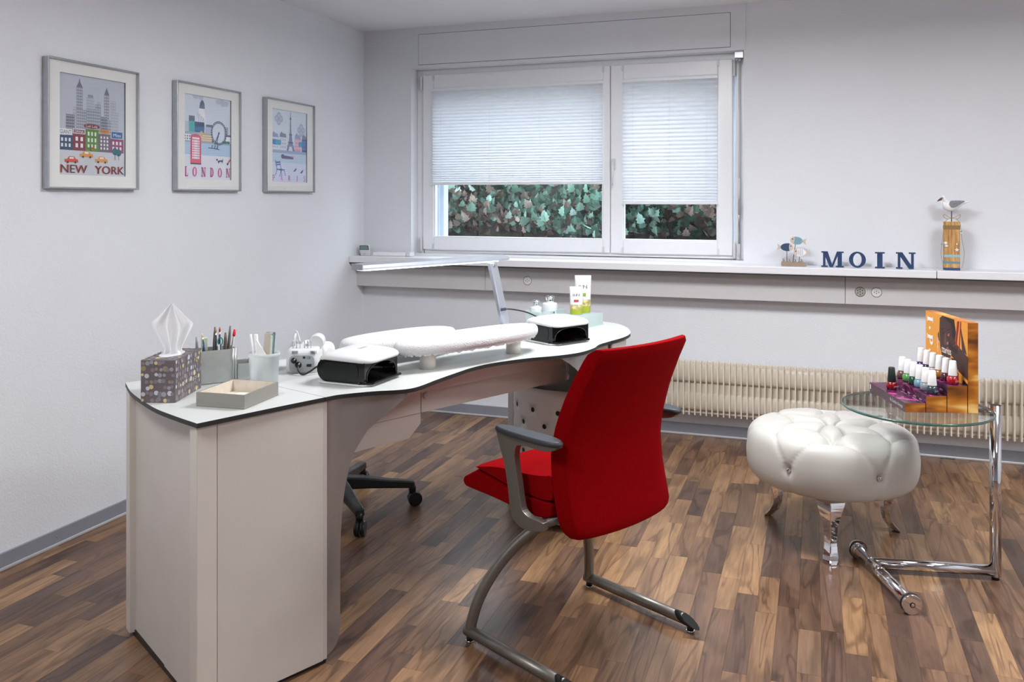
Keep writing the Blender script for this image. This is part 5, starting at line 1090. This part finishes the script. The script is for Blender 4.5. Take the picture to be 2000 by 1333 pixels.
M_gull = mat('gull_white', (238, 238, 238), .6, var=.03, scale=90)
bd = MB().loft(rg).loft([[(x+r*math.sin(a)*.2, r*.85*math.cos(a), ZB+z+r*math.sin(a)) for a in [2*math.pi*i/16 for i in range(16)]] for x, z, r in spline([(-.014, .006, .018), (-.022, .016, .0165), (-.028, .025, .0155), (-.032, .032, .0155), (-.036, .038, .0135), (-.040, .0435, .008), (-.042, .0455, .003)], 4)]).build('bird_body', M_gull, gu)
for s in (-1, 1):
    wm = MB()
    P = spline([(-.014, .004), (-.008, .021), (.012, .024), (.036, .024), (.056, .021), (.038, .008), (.016, -.008), (-.004, -.011), (-.014, .004)], 3)[:-1]
    wm.prism(P, .0165, .0205, ax=((0, 0, ZB), (1, 0, 0), (0, 0, 1), (0, s, 0)))
    wm.build('wing', mat('wing_grey', (132, 136, 142), .7, var=.2, scale=120), bd, bevel=.0015)
MB().loft([[(x, r*.7*math.cos(a), ZB+z+r*math.sin(a)) for a in [2*math.pi*i/10 for i in range(10)]] for x, z, r in ((-.043, .033, .0075), (-.052, .029, .0062), (-.060, .024, .0038), (-.0645, .0195, .001))]).build('beak', mat('beak_brown', (96, 68, 54), .5), bd)
for s in (-1, 1): MB().ball((-.040, s*.0115, ZB+.037), (.0022, .002, .0022), 8).build('eye', M_black, bd)

th_ = thing('digital_thermometer', 'small white digital thermometer in the corner of the shelf', 'thermometer', (-2.626, 4.70, ZS), R(8))
MB().loft([[(x, y+.012-z*.25, z) for x, y in rrect(.066, .022, .008, 4)] for z in (0, .004, .062, .066)], smooth=False).build('case', M_white, th_, bevel=.002)
MB().add([(-.030, -.0005-.0085+.0, .036), (.030, -.009, .036), (.028, -.0162, .063), (-.028, -.0162, .063)], [(0, 1, 2, 3)]).build('screen_surround', M_black, th_)
MB().add([(-.026, -.0104, .039), (.026, -.0104, .039), (.024, -.0165, .060), (-.024, -.0165, .060)], [(0, 1, 2, 3)]).build('screen', mat('lcd', (120, 142, 140), .3), th_)
MB().box((0, -.004, .012), (.006, .004, .004)).build('button', mat('button_grey', (150, 150, 150), .5), th_); MB().bb(-.034, -.028, .0, .03, .0, .045).build('stand', M_black, th_, bevel=.002)
cv = thing('white_cable_cover', 'flat white plastic rail lying on the shelf beside the thermometer', 'rail', (-2.445, 4.735, ZS), R(1)); MB().bb(-.125, .095, -.035, .035, 0, .022).build('rail_body', M_frame, cv, bevel=.004); MB().bb(.0955, .125, -.03, .035, 0, .026).build('rail_end', M_white, cv, bevel=.004)

# ---------------------------------------------------------------- ceiling luminaires
M_diff = emit_mat('lamp_opal', (255, 250, 244), 1.2)
for i, (x, y, pw_) in enumerate(CEILING_LAMPS):
    t = thing('ceiling_light', 'suspended square ceiling light panel, %s' % ('above the desk', 'above the ottoman', 'above the front left of the room', 'above the front right of the room')[i], 'ceiling light', (x, y, CEIL), 0, 'ceiling light panels')
    t.location.z = CEIL-.14      # lowered on added rods; weaker upward light added as fill for the upper walls
    ring(MB(), -.31, .31, -.31, .31, .012, 0, .02).build('frame', M_frame, t).rotation_euler = (R(90), 0, 0)
    MB().bb(-.298, .298, -.298, .298, -.016, -.012).build('diffuser', M_diff, t)
    for sx in (-.28, .28):
        for sy in (-.28, .28): MB().tube([(sx, sy, -.004), (sx, sy, .14)], .003, 6).build('rod', M_alu, t)
    for nm, pw2, rx, dz in (('glow', pw_, 0, -.02), ('uplight_fill', pw_*.22, math.pi, .012)):
        ld = bpy.data.lights.new('ceiling_light_glow', 'AREA'); ld.shape = 'SQUARE'; ld.size = .56; ld.energy = pw2; ld.color = (.965, .985, 1.0); lo = bpy.data.objects.new(nm, ld); COL.objects.link(lo); lo.parent = t; lo.location = (0, 0, dz); lo.rotation_euler = (rx, 0, 0)
